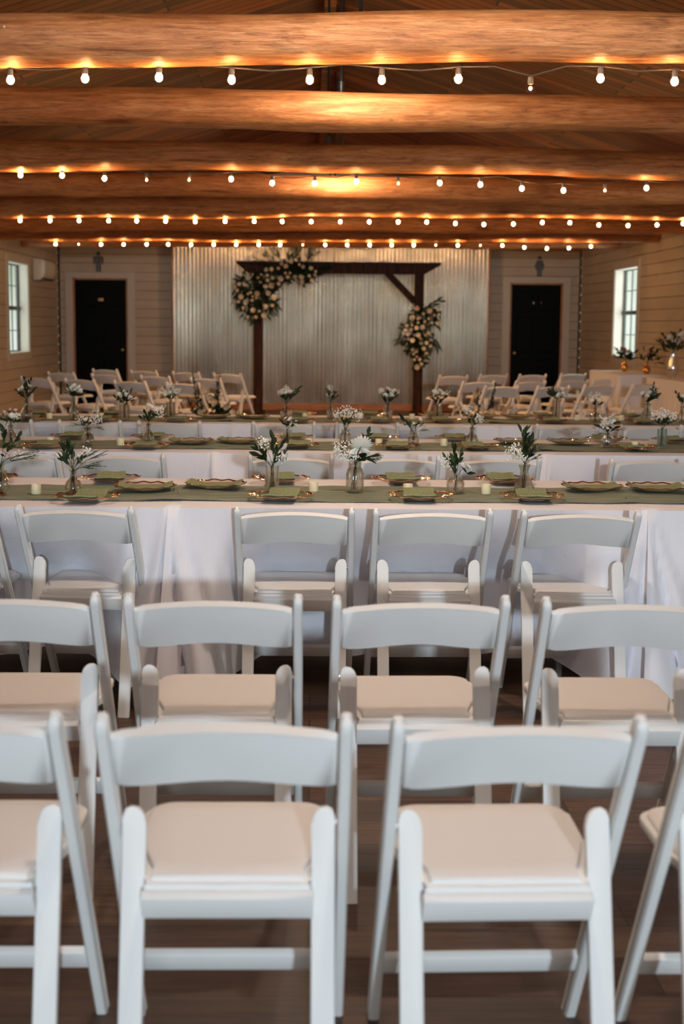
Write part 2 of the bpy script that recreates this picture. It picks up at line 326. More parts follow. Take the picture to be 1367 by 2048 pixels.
window(k, PF, 2.0, 3.6, .9, 2.3); k += 1; window(k, PF, -3.6, -2.0, .9, 2.3)
# doors
def door(n, P, dd, hinge, plaque):
    a0, a1, z0, z1 = dd; t = thing(f'door_{n}', P((a0 + a1) / 2, 0, 0), kind='structure'); c = (a0 + a1) / 2; inv = Vector(t.location)
    def bxs(name, boxes, m, bev=0, par=t):
        b = B()
        for A0, A1, d0, d1, Z0, Z1 in boxes:
            p, q = Vector(P(A0, d0, Z0)) - inv, Vector(P(A1, d1, Z1)) - inv
            b.box(tuple(map(min, p, q)), tuple(map(max, p, q)), bev=bev)
        return b.obj(name, m, par, smooth=False)
    bxs('door_casing', [(a0 - .125, a0, -.022, 0, 0, z1 + .1), (a1, a1 + .125, -.022, 0, 0, z1 + .1), (a0, a1, -.022, 0, z1, z1 + .1)], 'trim_white')
    bxs('door_jamb', [(a0, a0 + .03, -.005, .12, 0, z1), (a1 - .03, a1, -.005, .12, 0, z1), (a0, a1, -.005, .12, z1 - .03, z1)], 'trim_wood')
    s = bxs('door_slab', [(a0 + .03, a1 - .03, .05, .09, .01, z1 - .03)], 'black_paint')
    w = a1 - a0 - .06; pn = []
    for za, zb in ((.22, .88), (1.02, 1.62), (1.74, 2.06)):
        for q0, q1 in ((a0 + .03 + .12 * w, a0 + .03 + .45 * w), (a0 + .03 + .55 * w, a0 + .03 + .88 * w)): pn.append((q0, q1, .038, .05, za, zb))
    bxs('door_panel', pn, 'black_paint', .008)
    x = a1 - .1 if hinge < 0 else a0 + .1
    b = B(); p = Vector(P(x, 0, 1.0)) - inv; b.ball(p, .03, 2); b.lathe([(.03, 0), (.03, .01)], 12, (p.x, p.y, p.z - .005)); b.obj('door_knob', 'brass', t)
    return t
door(1, PB, DL, -1, 1); door(2, PB, DR, 1, 0)
# entrance glass doors behind the camera
t = thing('door_3', (0, YF, 0), kind='structure'); b = B()
for x in (-.9, -.06, 0, .84): b.box((x, -.1, 0), (x + .06, -.04, 2.3))
for z in (0, 2.2): b.box((-.9, -.1, z), (.9, -.04, z + .1))
b.obj('door_frame', 'window_black', t, smooth=False); b = B(); b.box((-.9, -.075, 0), (.9, -.07, 2.3)); b.obj('window_pane', 'window_glass', t, smooth=False)

# corrugated metal backdrop with timber edging
PX0, PX1, PY = -2.40, 3.05, 24.72
t = thing('corrugated_metal_backdrop', ((PX0 + PX1) / 2, PY, 0), label='tall corrugated galvanised metal wall panel with thin timber edges behind the arch', cat='wall panel')
wav = lambda u, z: .007 * math.sin(u * .55 + .4 * z) + .004 * math.sin(u * 1.35 + 1.1 * z + 1) + .0025 * math.sin(u * .23 - 2.2 * z)
b = B(); n = 81 * 8; cx = (PX0 + PX1) / 2
vs = [[b.bm.verts.new((PX0 + (PX1 - PX0) * i / n - cx, wav(i / 8, z) + .011 * math.cos(2 * PI * i / 8), z)) for i in range(n + 1)] for z in [.105 + 2.67 * q / 14 for q in range(15)]]
for a, c in zip(vs, vs[1:]):
    for i in range(n): b.bm.faces.new((a[i], a[i + 1], c[i + 1], c[i]))
b.obj('metal_sheet', 'galvanised', t, ang=80)
for s in (PX0 - cx, PX1 - cx - .035):
    b = B(); b.box((s, -.03, 0), (s + .035, .25, 2.79)); b.obj('edge_post', 'trim_wood', t, smooth=False)
b = B(); b.box((PX0 - cx, -.04, 0), (PX1 - cx, .25, .105)); b.obj('base_board', 'base_wood', t, smooth=False)
b = B(); b.box((PX0 - cx + .04, .04, .1), (PX1 - cx - .04, .2, 2.75)); b.obj('backing_frame', 'board_gap', t, smooth=False)

# log beams
BR = .105
where = ['nearest log beam, with the biggest bulbs hanging under it', 'second log beam, its top lit white in the middle', 'third log beam, dark knots in the middle, second bulb string under it',
 'fourth log beam, just behind the second string of bulbs', 'fifth log beam, carrying the third string of bulbs', 'sixth log beam, behind the third string of bulbs', 'seventh log beam, carrying the farthest string of bulbs', 'eighth log beam, last one before the metal backdrop']
for i, (Y, xa, za, xb, zb) in enumerate(D['beam']):
    sl = (zb - za) / (xb - xa); r = random.Random(i + 40); b = B(); ns = 120; x0, x1 = XL - .05, XR + .05; rs = []
    ph = [r.random() * 6 for _ in range(8)]
    for j in range(ns + 1):
        x = x0 + (x1 - x0) * j / ns; base = BR * (1 + .05 * math.sin(x * .8 + ph[0]) + .03 * math.sin(x * 2.3 + ph[1]) + .018 * math.sin(x * 6.1 + ph[2]))
        dz = .012 * math.sin(x * .9 + ph[3]) + .006 * math.sin(x * 2.7 + ph[4]); dy = .012 * math.sin(x * .7 + ph[5]); ring = []
        for k in range(24):
            t = 2 * PI * k / 24; q = base * (1 + .025 * math.sin(3 * t + ph[6] + x * .5) + .018 * math.sin(5 * t + x * 3 + ph[7]) + .008 * math.sin(9 * t + x * 7))
            ring.append((x, dy + q * math.cos(t), dz + sl * (x - xa) + q * math.sin(t)))
        rs.append(ring)
    b.rings(rs); o = b.obj('log_beam', 'log_wood', ang=70); o.location = (0, Y, za)
    for v in o.data.vertices: pass
    tag(o, where[i], 'beam', 'peeled log ceiling beams')
b = B(); b.tube([(XL, 0, 0), (-2, 0, .01), (2, 0, 0), (XR, 0, 0)], [.09, .095, .09, .09], 16); o = b.obj('log_beam', 'log_wood', ang=70); o.location = (0, 24.9, 2.85)
tag(o, 'thin dark log beam along the back wall behind the metal backdrop', 'beam', 'peeled log ceiling beams')
# two white cup hooks on the first beam
for x, lab in ((-1.283, 'small white screw head at the far left of the nearest log beam'), (-.735, 'small white screw head on the nearest log beam, right of the other one')):
    b = B(); b.ball((0, 0, 0), .006, 2); o = b.obj('screw_head', 'trim_white'); o.location = (x, 6.26 - BR - .001, 2.675); tag(o, lab, 'screw')

# string lights
def bulb_mesh(dim):
    b = B(); prof = [(.001, -.0405)] + [(.0205 * math.sin(t), -.02 - .0205 * math.cos(t)) for t in [PI * i / 10 for i in range(1, 9)]] + [(.009, .006)]
    b.lathe([(r, z) for r, z in prof], 16, mi=0); b.ball((0, 0, -.02), .008 if dim else .0165, 2, 1, (1, 1, 1.15))
    b.lathe([(.004, -.005), (.003, .004)], 6, mi=0, cap1=True)
    return b.mesh('bulb', ['bulb_glass', 'filament_dim' if dim else 'filament'])
BM = [bulb_mesh(False), bulb_mesh(True)]
b = B(); b.lathe([(.0095, -.004), (.0125, -.002), (.0125, .016), (.011, .026), (.006, .030), (.002, .031)], 12, cap1=True); SOCK = b.mesh('socket', 'socket_brown')
DIM = {(0, 7), (1, 3), (1, 4), (1, 9), (1, 14), (3, 1), (3, 19), (3, 11), (3, 17)}
names = ['string of large clear globe bulbs under the nearest log beam', 'second string of globe bulbs, under the third log beam', 'third string of globe bulbs, under the fifth log beam', 'farthest string of small globe bulbs, just above the metal backdrop']
def beam_z(i, x):
    Y, xa, za, xb, zb = D['beam'][i]; return za + (zb - za) / (xb - xa) * (x - xa)
for si, (Y, pts) in enumerate(D['bulb']):
    bi = [0, 2, 4, 6][si]; t = thing('string_lights', (0, Y, 2.5), label=names[si], cat='string lights', group='festoon bulb strings under the log beams')
    cab = []; ps = [(x, min(z, beam_z(bi, x) - .145)) for x, z in pts]
    ps = [(ps[0][0] - .305, ps[0][1])] + ps + [(ps[-1][0] + .305, ps[-1][1])]
    for i, (x, z) in enumerate(ps):
        cab.append((x, 0, z + .045 - 2.5 + .006))
        if i < len(ps) - 1:
            x2, z2 = ps[i + 1]; hook = ((si == 0 and i in (3, 5, 7, 8)) or (si and i % 3 == 0)); xm = (x + x2) / 2
            zm = (z + z2) / 2 + .035 + (.03 if hook else -.004)
            cab.append((xm, 0, min(zm, beam_z(bi, xm) - BR * .97) - 2.5 + .006))
    b = B(); b.tube(cab, .0035, 6); b.obj('cable', 'cable_brown', t)
    for i, (x, z) in enumerate(ps[1:-1]):
        s = link('socket', SOCK, t, (x, 0, z + .02 - 2.5)); link('bulb', BM[1 if (si, i) in DIM else 0], s, (0, 0, 0))

# dome lamps hanging from the ridge, most added unseen to warm the room, and two unlit black fixtures between the logs
b = B(); b.lathe([(.012, .14), (.045, .14), (.045, .09), (.06, .085), (.10, .05), (.155, .012), (.16, 0), (.15, .002), (.09, .045), (.0, .05)], 24, cap0=False); SH = b.mesh('lamp_shade', 'dark_plastic')
b = B(); b.lathe([(.0, .012), (.09, .012), (.10, .02)], 20, cap0=False); LD = b.mesh('bulb', 'lamp_disc')
PEND = [(.25, 2.65, 2.98, 'added unseen over the row of chairs nearest the camera'), (.25, 4.9, 2.95, 'added unseen over the nearest long table'), (.25, 7.85, 2.93, 'behind the nearest log beam, lighting the second log'), (.25, 12.4, 2.81, 'behind the third log beam, lighting the fourth log'),  # lamps over chairs and near table added above the frame to brighten seats
        (.25, 16.3, 2.90, 'added unseen between the fifth log beam and the sixth'), (.25, 20.9, 2.90, 'added unseen between the seventh log beam and the eighth'), (-1.3, 23.35, 2.81, 'added unseen above the left corner of the arch'), (1.95, 23.35, 2.81, 'added unseen above the right corner of the arch')]  # far lamps added behind the beams to warm back wall and metal panel
for X, Y, z, w in PEND:
    t = thing('pendant_lamp', (X, Y, z), label='lit dome pendant lamp ' + w, cat='pendant lamp', group='lit dome pendant lamps')
    link('lamp_shade', SH, t); link('lamp_bulb', LD, t); b = B(); b.tube([(0, 0, .13), (0, 0, RIDGE - .07 - .31 * abs(X - RX) - z)], .011, 8); b.obj('stem', 'dark_plastic', t)
for Y, z, x, w in ((8.72, 2.772, .165, 'seen just over the second log beam'), (11.0, 2.74, .115, 'seen just over the third log beam')):
    t = thing('ceiling_fixture', (x, Y, z), label='black hanging ceiling fixture, unlit, ' + w, cat='ceiling fixture', group='black hanging fixtures'); b = B()
    b.lathe([(.0, .0), (.14, .0), (.145, .006), (.05, .022), (.022, .04), (.022, .12), (0, .12)], 24, cap0=False); b.obj('housing', 'dark_plastic', t)
    b = B(); b.tube([(0, 0, .12), (0, 0, RIDGE - .1 - z)], .009, 8); b.obj('stem', 'dark_plastic', t)

# ------------------------------------------------------------------ folding chair
def make_chair():
    t = thing('folding_chair', (0, 0, 0))
    T = Vector((0, -.25, .79)); F = Vector((0, .26, 0)); d = (T - F).normalized(); nrm = Vector((0, d.z, -d.y))
    if nrm.y > 0: nrm = -nrm     # rearward normal
    def post(s):
        b = B(); xc = s * .2105; w, h = .0118, .021
        sec = [(-w, -h + .005), (-w + .004, -h), (w - .004, -h), (w, -h + .005), (w, -.005), (w - .004, -.003), (w - .004, .003), (w, .005), (w, h - .005), (w - .004, h), (-w + .004, h), (-w, h - .005), (-w, .005), (-w + .004, .003), (-w + .004, -.003), (-w, -.005)]
        ln = (T - F).length; rs = []
        for tt, sc in ((0, 1), (ln * .5, 1), (ln - .024, 1), (ln - .010, .93), (ln - .003, .74), (ln, .45)):
            rs.append([F + d * tt + Vector((xc + u * sc, 0, 0)) + nrm * v * sc for u, v in sec])
        b.rings(rs)
        for v in b.bm.verts:
            if v.co.z < .03: v.co -= d * (v.co.z / d.z)
        b.obj('front_leg', 'chair_white', t, ang=40)
    # rear legs: flat boards with a rounded inner shoulder
    A = Vector((0, -.245, 0)); E = Vector((0, -.09, .578)); e = (E - A).normalized(); en = Vector((0, -e.z, e.y)); ln = (E - A).length
    def rleg(s):
        b = B(); xo, xi = s * .1955, s * .1515; pts = [(xo, 0), (xo, ln - .02), (xo - s * .005, ln - .006), (xo - s * .014, ln)]
        for k in range(1, 7):
            q = PI / 2 * k / 6; pts.append((xi + s * .024 * (1 - math.sin(q)) if False else xi + s * .026 * (1 - math.sin(q)), ln - .034 * (1 - math.cos(q))))
        pts.append((xi, 0))
        b.prism(pts, lambda u, v, w: A + e * v + en * w + Vector((u, 0, 0)), -.011, .011, bev=.004)
        for v in b.bm.verts:
            if v.co.z < .02: v.co.z = max(v.co.z, 0) * .0 if v.co.z < .012 else v.co.z
        b.obj('rear_leg', 'chair_white', t, ang=40)
    for s in (-1, 1): post(s); rleg(s)
    # backrest, arched, lying in the plane of the posts
    b = B(); top, bot = [], []; n = 24
    for i in range(n + 1):
        u = -1 + 2 * i / n; x = u * .196; c = math.cos(u * PI / 2) ** .8 if abs(u) < 1 else 0
        sh = .5 * (1 + math.cos(PI * u)); top.append((x, -.037 + .024 * c)); bot.append((x, -.161 + .020 * sh))
    b.prism(top + bot[::-1], lambda u, v, w: T + d * v + nrm * (w + .012 - .10 * u * u) + Vector((u, 0, 0)), -.010, .010, bev=.005)
    b.obj('backrest', 'chair_white', t, ang=50)
    # seat frame and pad: narrow behind, wide and rounded in front
    def outline(g):
        P = []; y0, y1 = -.165, .268; wr, wf = .150 + g, .190 + g; r = .05
        P += [(-wr, y0), (wr, y0), (wr + .002, y0 + .05), (wf, y0 + .20)]
        for k in range(7):
            q = PI / 2 * k / 6; P.append((wf - r + r * math.cos(q), y1 + g - r + r * math.sin(q)))
        for k in range(7):
            q = PI / 2 + PI / 2 * k / 6; P.append((-wf + r + r * math.cos(q), y1 + g - r + r * math.sin(q)))
        P += [(-wf, y0 + .20), (-wr - .002, y0 + .05)]; return P
    b = B(); b.prism(outline(0), lambda u, v, w: (u, v, w), .438, .456, bev=.005); b.obj('seat', 'chair_white', t, ang=40)
    b = B(); o0 = [(u, v + (.016 if v < -.1 else 0)) for u, v in outline(-.012)]; rs = []
    for sc, z in ((1, .456), (1, .462), (.99, .466), (.97, .468), (.7, .470), (.3, .471)): rs.append([(u * sc, (v - .06) * sc + .06, z) for u, v in o0])
    b.rings(rs, cap0=False); b.obj('seat_pad', 'pad_white', t, ang=60)
    b = B(); b.box((-.155, -.011, -.0275), (.155, .011, .0275), bev=.003, mtx=Matrix.Translation((0, -.163, .418)) @ Matrix.Rotation(.50, 4, 'X')); b.obj('apron', 'chair_white', t)
    p0 = F + d * .20; b = B(); b.box((-.199, -.010, -.026), (.199, .010, .026), bev=.003, mtx=Matrix.Translation(p0) @ Matrix.Rotation(math.atan2(.51, .79), 4, 'X')); b.obj('stretcher', 'chair_white', t)
    for s in (-1, 1):
        b = B(); y = -.088; b.tube([(s * .186, y, .545), (s * .199, y, .545)], .007, 10); b.obj('pivot_pin', 'silver', t)
    return t
CH = make_chair(); used = [False]
row_txt = {'A': ('white folding chair in the row nearest the camera, {}', 'nearest row of folding chairs'),
 'B': ('white folding chair in the second row from the camera, {}', 'second row of folding chairs'),
 'C': ('white folding chair drawn up to the nearest long table, {}', 'folding chairs at the nearest long table'),
 'D': ('white folding chair between the first and second long tables, {}', 'folding chairs at the second long table'),
 'E': ('white folding chair between the second and third long tables, {}', 'folding chairs at the third long table'),
 'LF': ('angled folding chair left of the aisle, nearest of three rows, {}', 'ceremony chairs left of the aisle'),
 'LM': ('angled folding chair left of the aisle, middle of three rows, {}', 'ceremony chairs left of the aisle'),
 'LB': ('angled folding chair left of the aisle, rear of three rows, {}', 'ceremony chairs left of the aisle'),
 'RF': ('angled folding chair right of the aisle, nearest of three rows, {}', 'ceremony chairs right of the aisle'),
 'RM': ('angled folding chair right of the aisle, middle of three rows, {}', 'ceremony chairs right of the aisle'),
 'RB': ('angled folding chair right of the aisle, rear of three rows, {}', 'ceremony chairs right of the aisle')}
cnt = {}
for n, *_ in D['chairs']: cnt[n] = cnt.get(n, 0) + 1
seen = {}
for n, x, y, th in D['chairs']:
    i = seen.get(n, 0); seen[n] = i + 1
    o = CH if not used[0] else copy_tree(CH); used[0] = True
    o.location = (x, y, 0); o.rotation_euler = (0, 0, math.radians(th)); tag(o, row_txt[n][0].format(place(i, cnt[n])), 'chair', row_txt[n][1])

# ------------------------------------------------------------------ long tables
TZ = .765
rows_w = ['nearest', 'second', 'third']; segs = ['left', 'middle', 'right']
def trestle(x0, x1, y0, y1, z, lab, grp, name='folding_table'):
    t = thing(name, ((x0 + x1) / 2, (y0 + y1) / 2, 0), label=lab, cat='table', group=grp); hx, hy = (x1 - x0) / 2 - .02, (y1 - y0) / 2 - .015
    b = B(); b.box((-hx, -hy, z - .045), (hx, hy, z - .008), bev=.008); b.obj('tabletop', 'table_top', t)
    for sx in (-1, 1):
        for sy in (-1, 1):
            b = B(); xx, yy = sx * (hx - .25), (sy * (hy - .22) + .09); b.tube([(xx, yy, z - .04), (xx, yy, .0)], .014, 8); b.obj('leg', 'leg_grey', t)
    return t
def smooth(e0, e1, x):
    q = max(0, min(1, (x - e0) / (e1 - e0))); return q * q * (3 - 2 * q)
def cloth(x0, x1, y0, y1, z, chairs, seed, lab, grp, hem=.12, cat='tablecloth', seamL=True, seamR=True):
    r = random.Random(seed); nx = 150; b = B(); ph = [r.random() * 6.28 for _ in range(8)]
    grid = []
    def fy(x, w, front):
        # horizontal offset of the hanging cloth from the table edge, outward positive
        dr = z - hem; out = 0
        pl = .008 * math.sin(x * 17 + ph[0]) + .005 * math.sin(x * 41 + ph[1] + w) + .008 * math.sin(x * 9 + ph[2])
        # folds fan out from the corner of the table top where two cloths meet
        fold = 0
        for on, d_, wd, am in ((seamL, x - x0, .42, .16), (seamR, x1 - x, .26, .10)):
            if on:
                th = math.atan2(d_, w * dr + .03); fold += am * math.exp(-(th / wd) ** 2) * (.25 + abs(math.sin(th * 13 + ph[3])) ** .6) + .05 * math.exp(-(th / (wd * 1.7)) ** 2) * abs(math.sin(th * 8 + ph[4]))
        out = pl * (.25 + w) * smooth(0, .2, w) + fold * w ** .8 * (1 if front else .6)
        if front:
            push = 0
            for cx, cd in chairs: push = max(push, cd)
            push *= min(smooth(.16, .38, x - x0) if seamL else 1, smooth(.16, .38, x1 - x) if seamR else 1)
            out -= push * smooth(.0, .55, w)
        return out
    nw = 14
    for j in range(nw + 1):
        w = 1 - j / nw; row = []
        for i in range(nx + 1):
            x = x0 + (x1 - x0) * i / nx; hemz = .018 * math.sin(x * 13 + ph[5]) * w - .06 * w * (math.exp(-((x - x0) / .15) ** 2) + math.exp(-((x1 - x) / .15) ** 2))
            xo = x + .035 * w * (math.exp(-((x1 - x) / .05) ** 2) - math.exp(-((x - x0) / .05) ** 2)); row.append((xo, y0 - fy(x, w, True), z - w * (z - hem) + hemz))
        grid.append(row)
    for j in range(1, 8):
        y = y0 + (y1 - y0) * j / 8
        grid.append([(x0 + (x1 - x0) * i / nx, y, z + .0012 * math.sin(9 * i + j)) for i in range(nx + 1)])
    for j in range(nw + 1):
        w = j / nw; row = []
        for i in range(nx + 1):
            x = x0 + (x1 - x0) * i / nx; row.append((x, y1 + fy(x, w, False), z - w * (z - hem)))
        grid.append(row)
    vs = [[b.bm.verts.new(p) for p in row] for row in grid]
    for a, c in zip(vs, vs[1:]):
        for i in range(nx): b.bm.faces.new((a[i], a[i + 1], c[i + 1], c[i]))
    o = b.obj('tablecloth', 'cloth_white', ang=80); return tag(o, lab, cat, grp)
chx = {}
for n, x, y, th in D['chairs']: chx.setdefault(n, []).append((x, y))
for ri, (ya, yb, xs) in enumerate(D['tables']):
    xe = [xs[0] - 1.83, xs[0], xs[1], xs[1] + 1.83]; key = 'CDE'[ri]
    for si in range(3):
        x0, x1 = xe[si] - .003 * (si == 1), xe[si + 1] + .003 * (si == 1)
        trestle(x0, x1, ya, yb, TZ, f'{segs[si]} table of the {rows_w[ri]} long run, hidden under its white cloth', 'folding tables set end to end')
        cs = [(x, (y + .30) - ya) for x, y in chx[key]]
        cloth(x0, x1, ya, yb, TZ, cs, ri * 10 + si, f'white tablecloth on the {segs[si]} table of the {rows_w[ri]} long run', 'white tablecloths on the long tables')
        # gauze runner
        r = random.Random(ri * 7 + si); b = B(); yc, hw = (ya + yb) / 2 - .06, .27; n = 110; rws = []
        p1, p2 = r.random() * 6, r.random() * 6
        for j in range(9):
            row = []
            for i in range(n + 1):
                q = -1 + 2 * j / 8; x = x0 - .015 + (x1 - x0 + .03) * i / n + (.02 * math.sin(q * 3 + p1) if i in (0, n) else 0)
                ed = math.exp(-((x - x0) / .10) ** 2) + math.exp(-((x1 - x) / .10) ** 2)
                y = yc + q * (hw + .012 * math.sin(x * 5 + p1) - .05 * ed * (1 if q > 0 else .3)); z = TZ + .004 + .0015 * math.sin(x * 30 + q * 5) + ed * (.006 + .007 * math.sin(q * 14 + p2))
                row.append(b.bm.verts.new((x, y, z)))
            rws.append(row)
        for a, c in zip(rws, rws[1:]):
            for i in range(n): b.bm.faces.new((a[i], a[i + 1], c[i + 1], c[i]))
        o = b.obj('table_runner', 'runner_green', ang=80); tag(o, f'sage green gauze runner on the {segs[si]} table of the {rows_w[ri]} long run', 'table runner', 'green gauze runners')

# ------------------------------------------------------------------ plates and napkins
def make_plate():
    t = thing('dinner_plate', (0, 0, 0)); b = B()
    b.lathe([(.0, .002), (.075, .002), (.088, .006), (.108, .014), (.126, .018), (.126, .0165), (.108, .012), (.088, .004), (.075, 0), (0, 0)], 48, cap0=False); b.obj('plate_body', 'plate_clear', t)
    b = B(); rs = []; sg = 96
    for r, dz in ((.122, .0165), (.1255, .0185), (.1285, .0205), (.1298, .0200), (.1285, .0182), (.1255, .0165)):
        rs.append([((r + .0022 * math.sin(16 * q)) * math.cos(q), (r + .0022 * math.sin(16 * q)) * math.sin(q), dz + .0022 * math.sin(12 * q)) for q in [2 * PI * i / sg for i in range(sg)]])
    rs.append(rs[0]); b.rings(rs, cap0=False, cap1=False); b.obj('gold_rim', 'rose_gold', t, ang=80)
    return t
PT = make_plate()
def napkin_mesh(w, l, seed, hang):
    r = random.Random(seed); b = B(); n = 14; rows = []; ph = r.random() * 6
    for lay, dz in ((0, .0), (1, .005)):
        rows = []
        for j in range(n + 1):
            v = -1 + 2 * j / n; row = []
            for i in range(n + 1):
                u = -1 + 2 * i / n; d = abs(v) * l / 2
                z = .006 + .018 * smooth(.05, .12, d) - (.022 * smooth(.125, l / 2 + .03, d) if hang else 0) + .0012 * math.sin(u * 5 + v * 4 + ph)
                row.append(b.bm.verts.new((u * w / 2 * (1 - .02 * v), v * l / 2 + .003 * lay, z + dz + .002)))
            rows.append(row)
        for a, c in zip(rows, rows[1:]):
            for i in range(n): b.bm.faces.new((a[i], a[i + 1], c[i + 1], c[i]))
        if lay == 0: low = rows
    for i in range(n):
        for A_, C_ in ((low[0], rows[0]), (low[-1], rows[-1])): b.bm.faces.new((A_[i], A_[i + 1], C_[i + 1], C_[i]))
        b.bm.faces.new((low[i][0], low[i + 1][0], rows[i + 1][0], rows[i][0])); b.bm.faces.new((low[i][-1], low[i + 1][-1], rows[i + 1][-1], rows[i][-1]))
    return b.mesh('napkin', 'napkin_green', ang=60)
NM = [napkin_mesh(.125, .235, s, True) for s in (1, 2, 3)] + [napkin_mesh(.15, .22, 5, True)]
first = True
for kind, txt in (('platef', 'near edge'), ('plateb', 'far edge'), ('platee', 'runner beside a table joint')):
    for ri, lst in enumerate(D[kind]):
        ya, yb, _ = D['tables'][ri]
        for i, (x, y) in enumerate(lst):
            o = PT if first else copy_tree(PT); first = False
            if kind == 'platef': y = max(y, ya + .145)
            if kind == 'plateb': y = min(y, yb - .14)
            zz = TZ + (.012 if kind == 'platee' else .0085); a = rnd.uniform(-.08, .08) + (PI / 2 if kind == 'platee' else 0)
            o.location = (x, y, zz); o.rotation_euler = (0, 0, a); o.name = 'dinner_plate'
            sp = {'platef': 'at near edge of {} table run, {}', 'plateb': 'at far edge of {} table run, {}', 'platee': 'on runner by a joint, {} table run, {}'}[kind].format(rows_w[ri], place(i, len(lst)))
            tag(o, 'gold rimmed plate ' + sp, 'plate', 'gold rimmed plates')
            nk = link('napkin', NM[3] if kind == 'platee' else NM[(i + ri) % 3], None, (x + rnd.uniform(-.006, .006), y, zz), (0, 0, a + rnd.uniform(-.06, .06)))
            tag(nk, 'sage napkin ' + sp, 'napkin', 'green napkins on the plates')
# candles
b = B(); b.lathe([(.0, .0), (.0195, 0), (.0205, .003), (.0205, .036), (.0195, .040), (.016, .040), (.013, .034), (.0, .033)], 20, cap0=False); b.tube([(0, 0, .033), (.001, 0, .041)], .0012, 5); CM = b.mesh('candle', 'candle_ivory')
for ri, lst in enumerate(D['candle']):
    for i, (x, y) in enumerate(lst):
        tag(link('candle', CM, None, (x, y, TZ + .0065)), f'short ivory votive candle on the {rows_w[ri]} green runner, {place(i, len(lst))}', 'candle', 'ivory candles on the runners')
# ------------------------------------------------------------------ flowers
def petal(b, base, dirv, up, ln, wd, curl, mi=0, nu=3, nv=2):
    """a curved petal starting at base, running along dirv and bending towards up"""
    side = dirv.cross(up).normalized(); rows = []
    for i in range(nu + 1):
        q = i / nu; c = base + dirv * ln * q * (1 - .25 * curl * q) + up * ln * curl * q * q; w = wd * math.sin(PI * min(.97, .12 + .62 * q)) ; row = []
        for j in range(nv + 1):
            s = -1 + 2 * j / nv; row.append(b.bm.verts.new(c + side * w * s * .5 + up * abs(s) * w * .12))
        rows.append(row)
    for a, c in zip(rows, rows[1:]):
        for j in range(nv): b.bm.faces.new((a[j], a[j + 1], c[j + 1], c[j])).material_index = mi
def rose_mesh(m, seed):
    r = random.Random(seed); b = B(); Z = Vector((0, 0, 1))
    for ring, (n, el, ln, wd, cu) in enumerate(((3, 1.25, .62, .5, -.1), (5, .95, .78, .7, .0), (6, .6, .95, .85, .15), (7, .22, 1.0, .95, .25))):
        for i in range(n):
            a = 2 * PI * (i + .37 * ring + r.uniform(-.08, .08)) / n; h = Vector((math.cos(a), math.sin(a), 0)); dv = (h * math.cos(el) + Z * math.sin(el)); up = (Z * math.cos(el) - h * math.sin(el))
            petal(b, Vector((0, 0, -.25)), dv, up * (1 if cu >= 0 else -1), ln, wd, abs(cu) + .15)
    b.ball((0, 0, .1), .38, 2, 0, (1, 1, .9))
    return b.mesh('bloom', m, ang=180)
def mum_mesh(m, seed):
    r = random.Random(seed); b = B(); Z = Vector((0, 0, 1))
    for ring, (n, el, ln) in enumerate(((20, .05, 1.0), (18, .35, .92), (15, .65, .8), (11, .98, .62), (7, 1.3, .5))):
        for i in range(n):
            a = 2 * PI * (i + .5 * ring + r.uniform(-.2, .2)) / n; h = Vector((math.cos(a), math.sin(a), 0)); dv = h * math.cos(el) + Z * math.sin(el)
            petal(b, Vector((0, 0, -.1)), dv, (Z * math.cos(el) - h * math.sin(el)), ln * r.uniform(.9, 1.08), .2, .22, nv=1)
    return b.mesh('bloom', m, ang=180)
def daisy_mesh(m, seed, n=6):
    r = random.Random(seed); b = B(); Z = Vector((0, 0, 1))
    for i in range(n):
        a = 2 * PI * (i + r.uniform(-.1, .1)) / n; h = Vector((math.cos(a), math.sin(a), 0)); petal(b, Vector((0, 0, 0)), (h + Z * .25).normalized(), Z, 1, .62, .2)
    b.ball((0, 0, .08), .17, 2, 1); return b.mesh('bloom', [m, 'flower_eye'], ang=180)
FL = {'w': [rose_mesh('petal_white', 1), rose_mesh('petal_white', 2)], 'm': [mum_mesh('petal_white', 3)], 's': [rose_mesh('petal_white', 4)],
      'i': [rose_mesh('petal_ivory', 5), rose_mesh('petal_cream', 6)], 'd': [daisy_mesh('petal_cream', 7), daisy_mesh('petal_blush', 8)], 'c': [mum_mesh('petal_cream', 9)], 'r': [rose_mesh('bloom_rust', 10)], 'p': [rose_mesh('petal_blush', 11)]}
def leaf(b, p, d, ln, w, r, mi=0):
    d = Vector(d).normalized(); up = Vector((r.uniform(-.6, .6), r.uniform(-.8, .2), r.uniform(.2, 1))); side = d.cross(up)
    if side.length < .05: side = d.cross(Vector((1, .3, 0)))
    side.normalize(); up = side.cross(d); rows = []
    for q, ww in ((0, .08), (.22, .75), (.5, 1), (.78, .62), (1, .03)):
        c = Vector(p) + d * ln * q - up * ln * .18 * q * q; rows.append([b.bm.verts.new(c - side * w * ww / 2 + up * w * .12 * ww), b.bm.verts.new(c), b.bm.verts.new(c + side * w * ww / 2 + up * w * .12 * ww)])
    for a, c in zip(rows, rows[1:]):
        for j in (0, 1): b.bm.faces.new((a[j], a[j + 1], c[j + 1], c[j])).material_index = mi
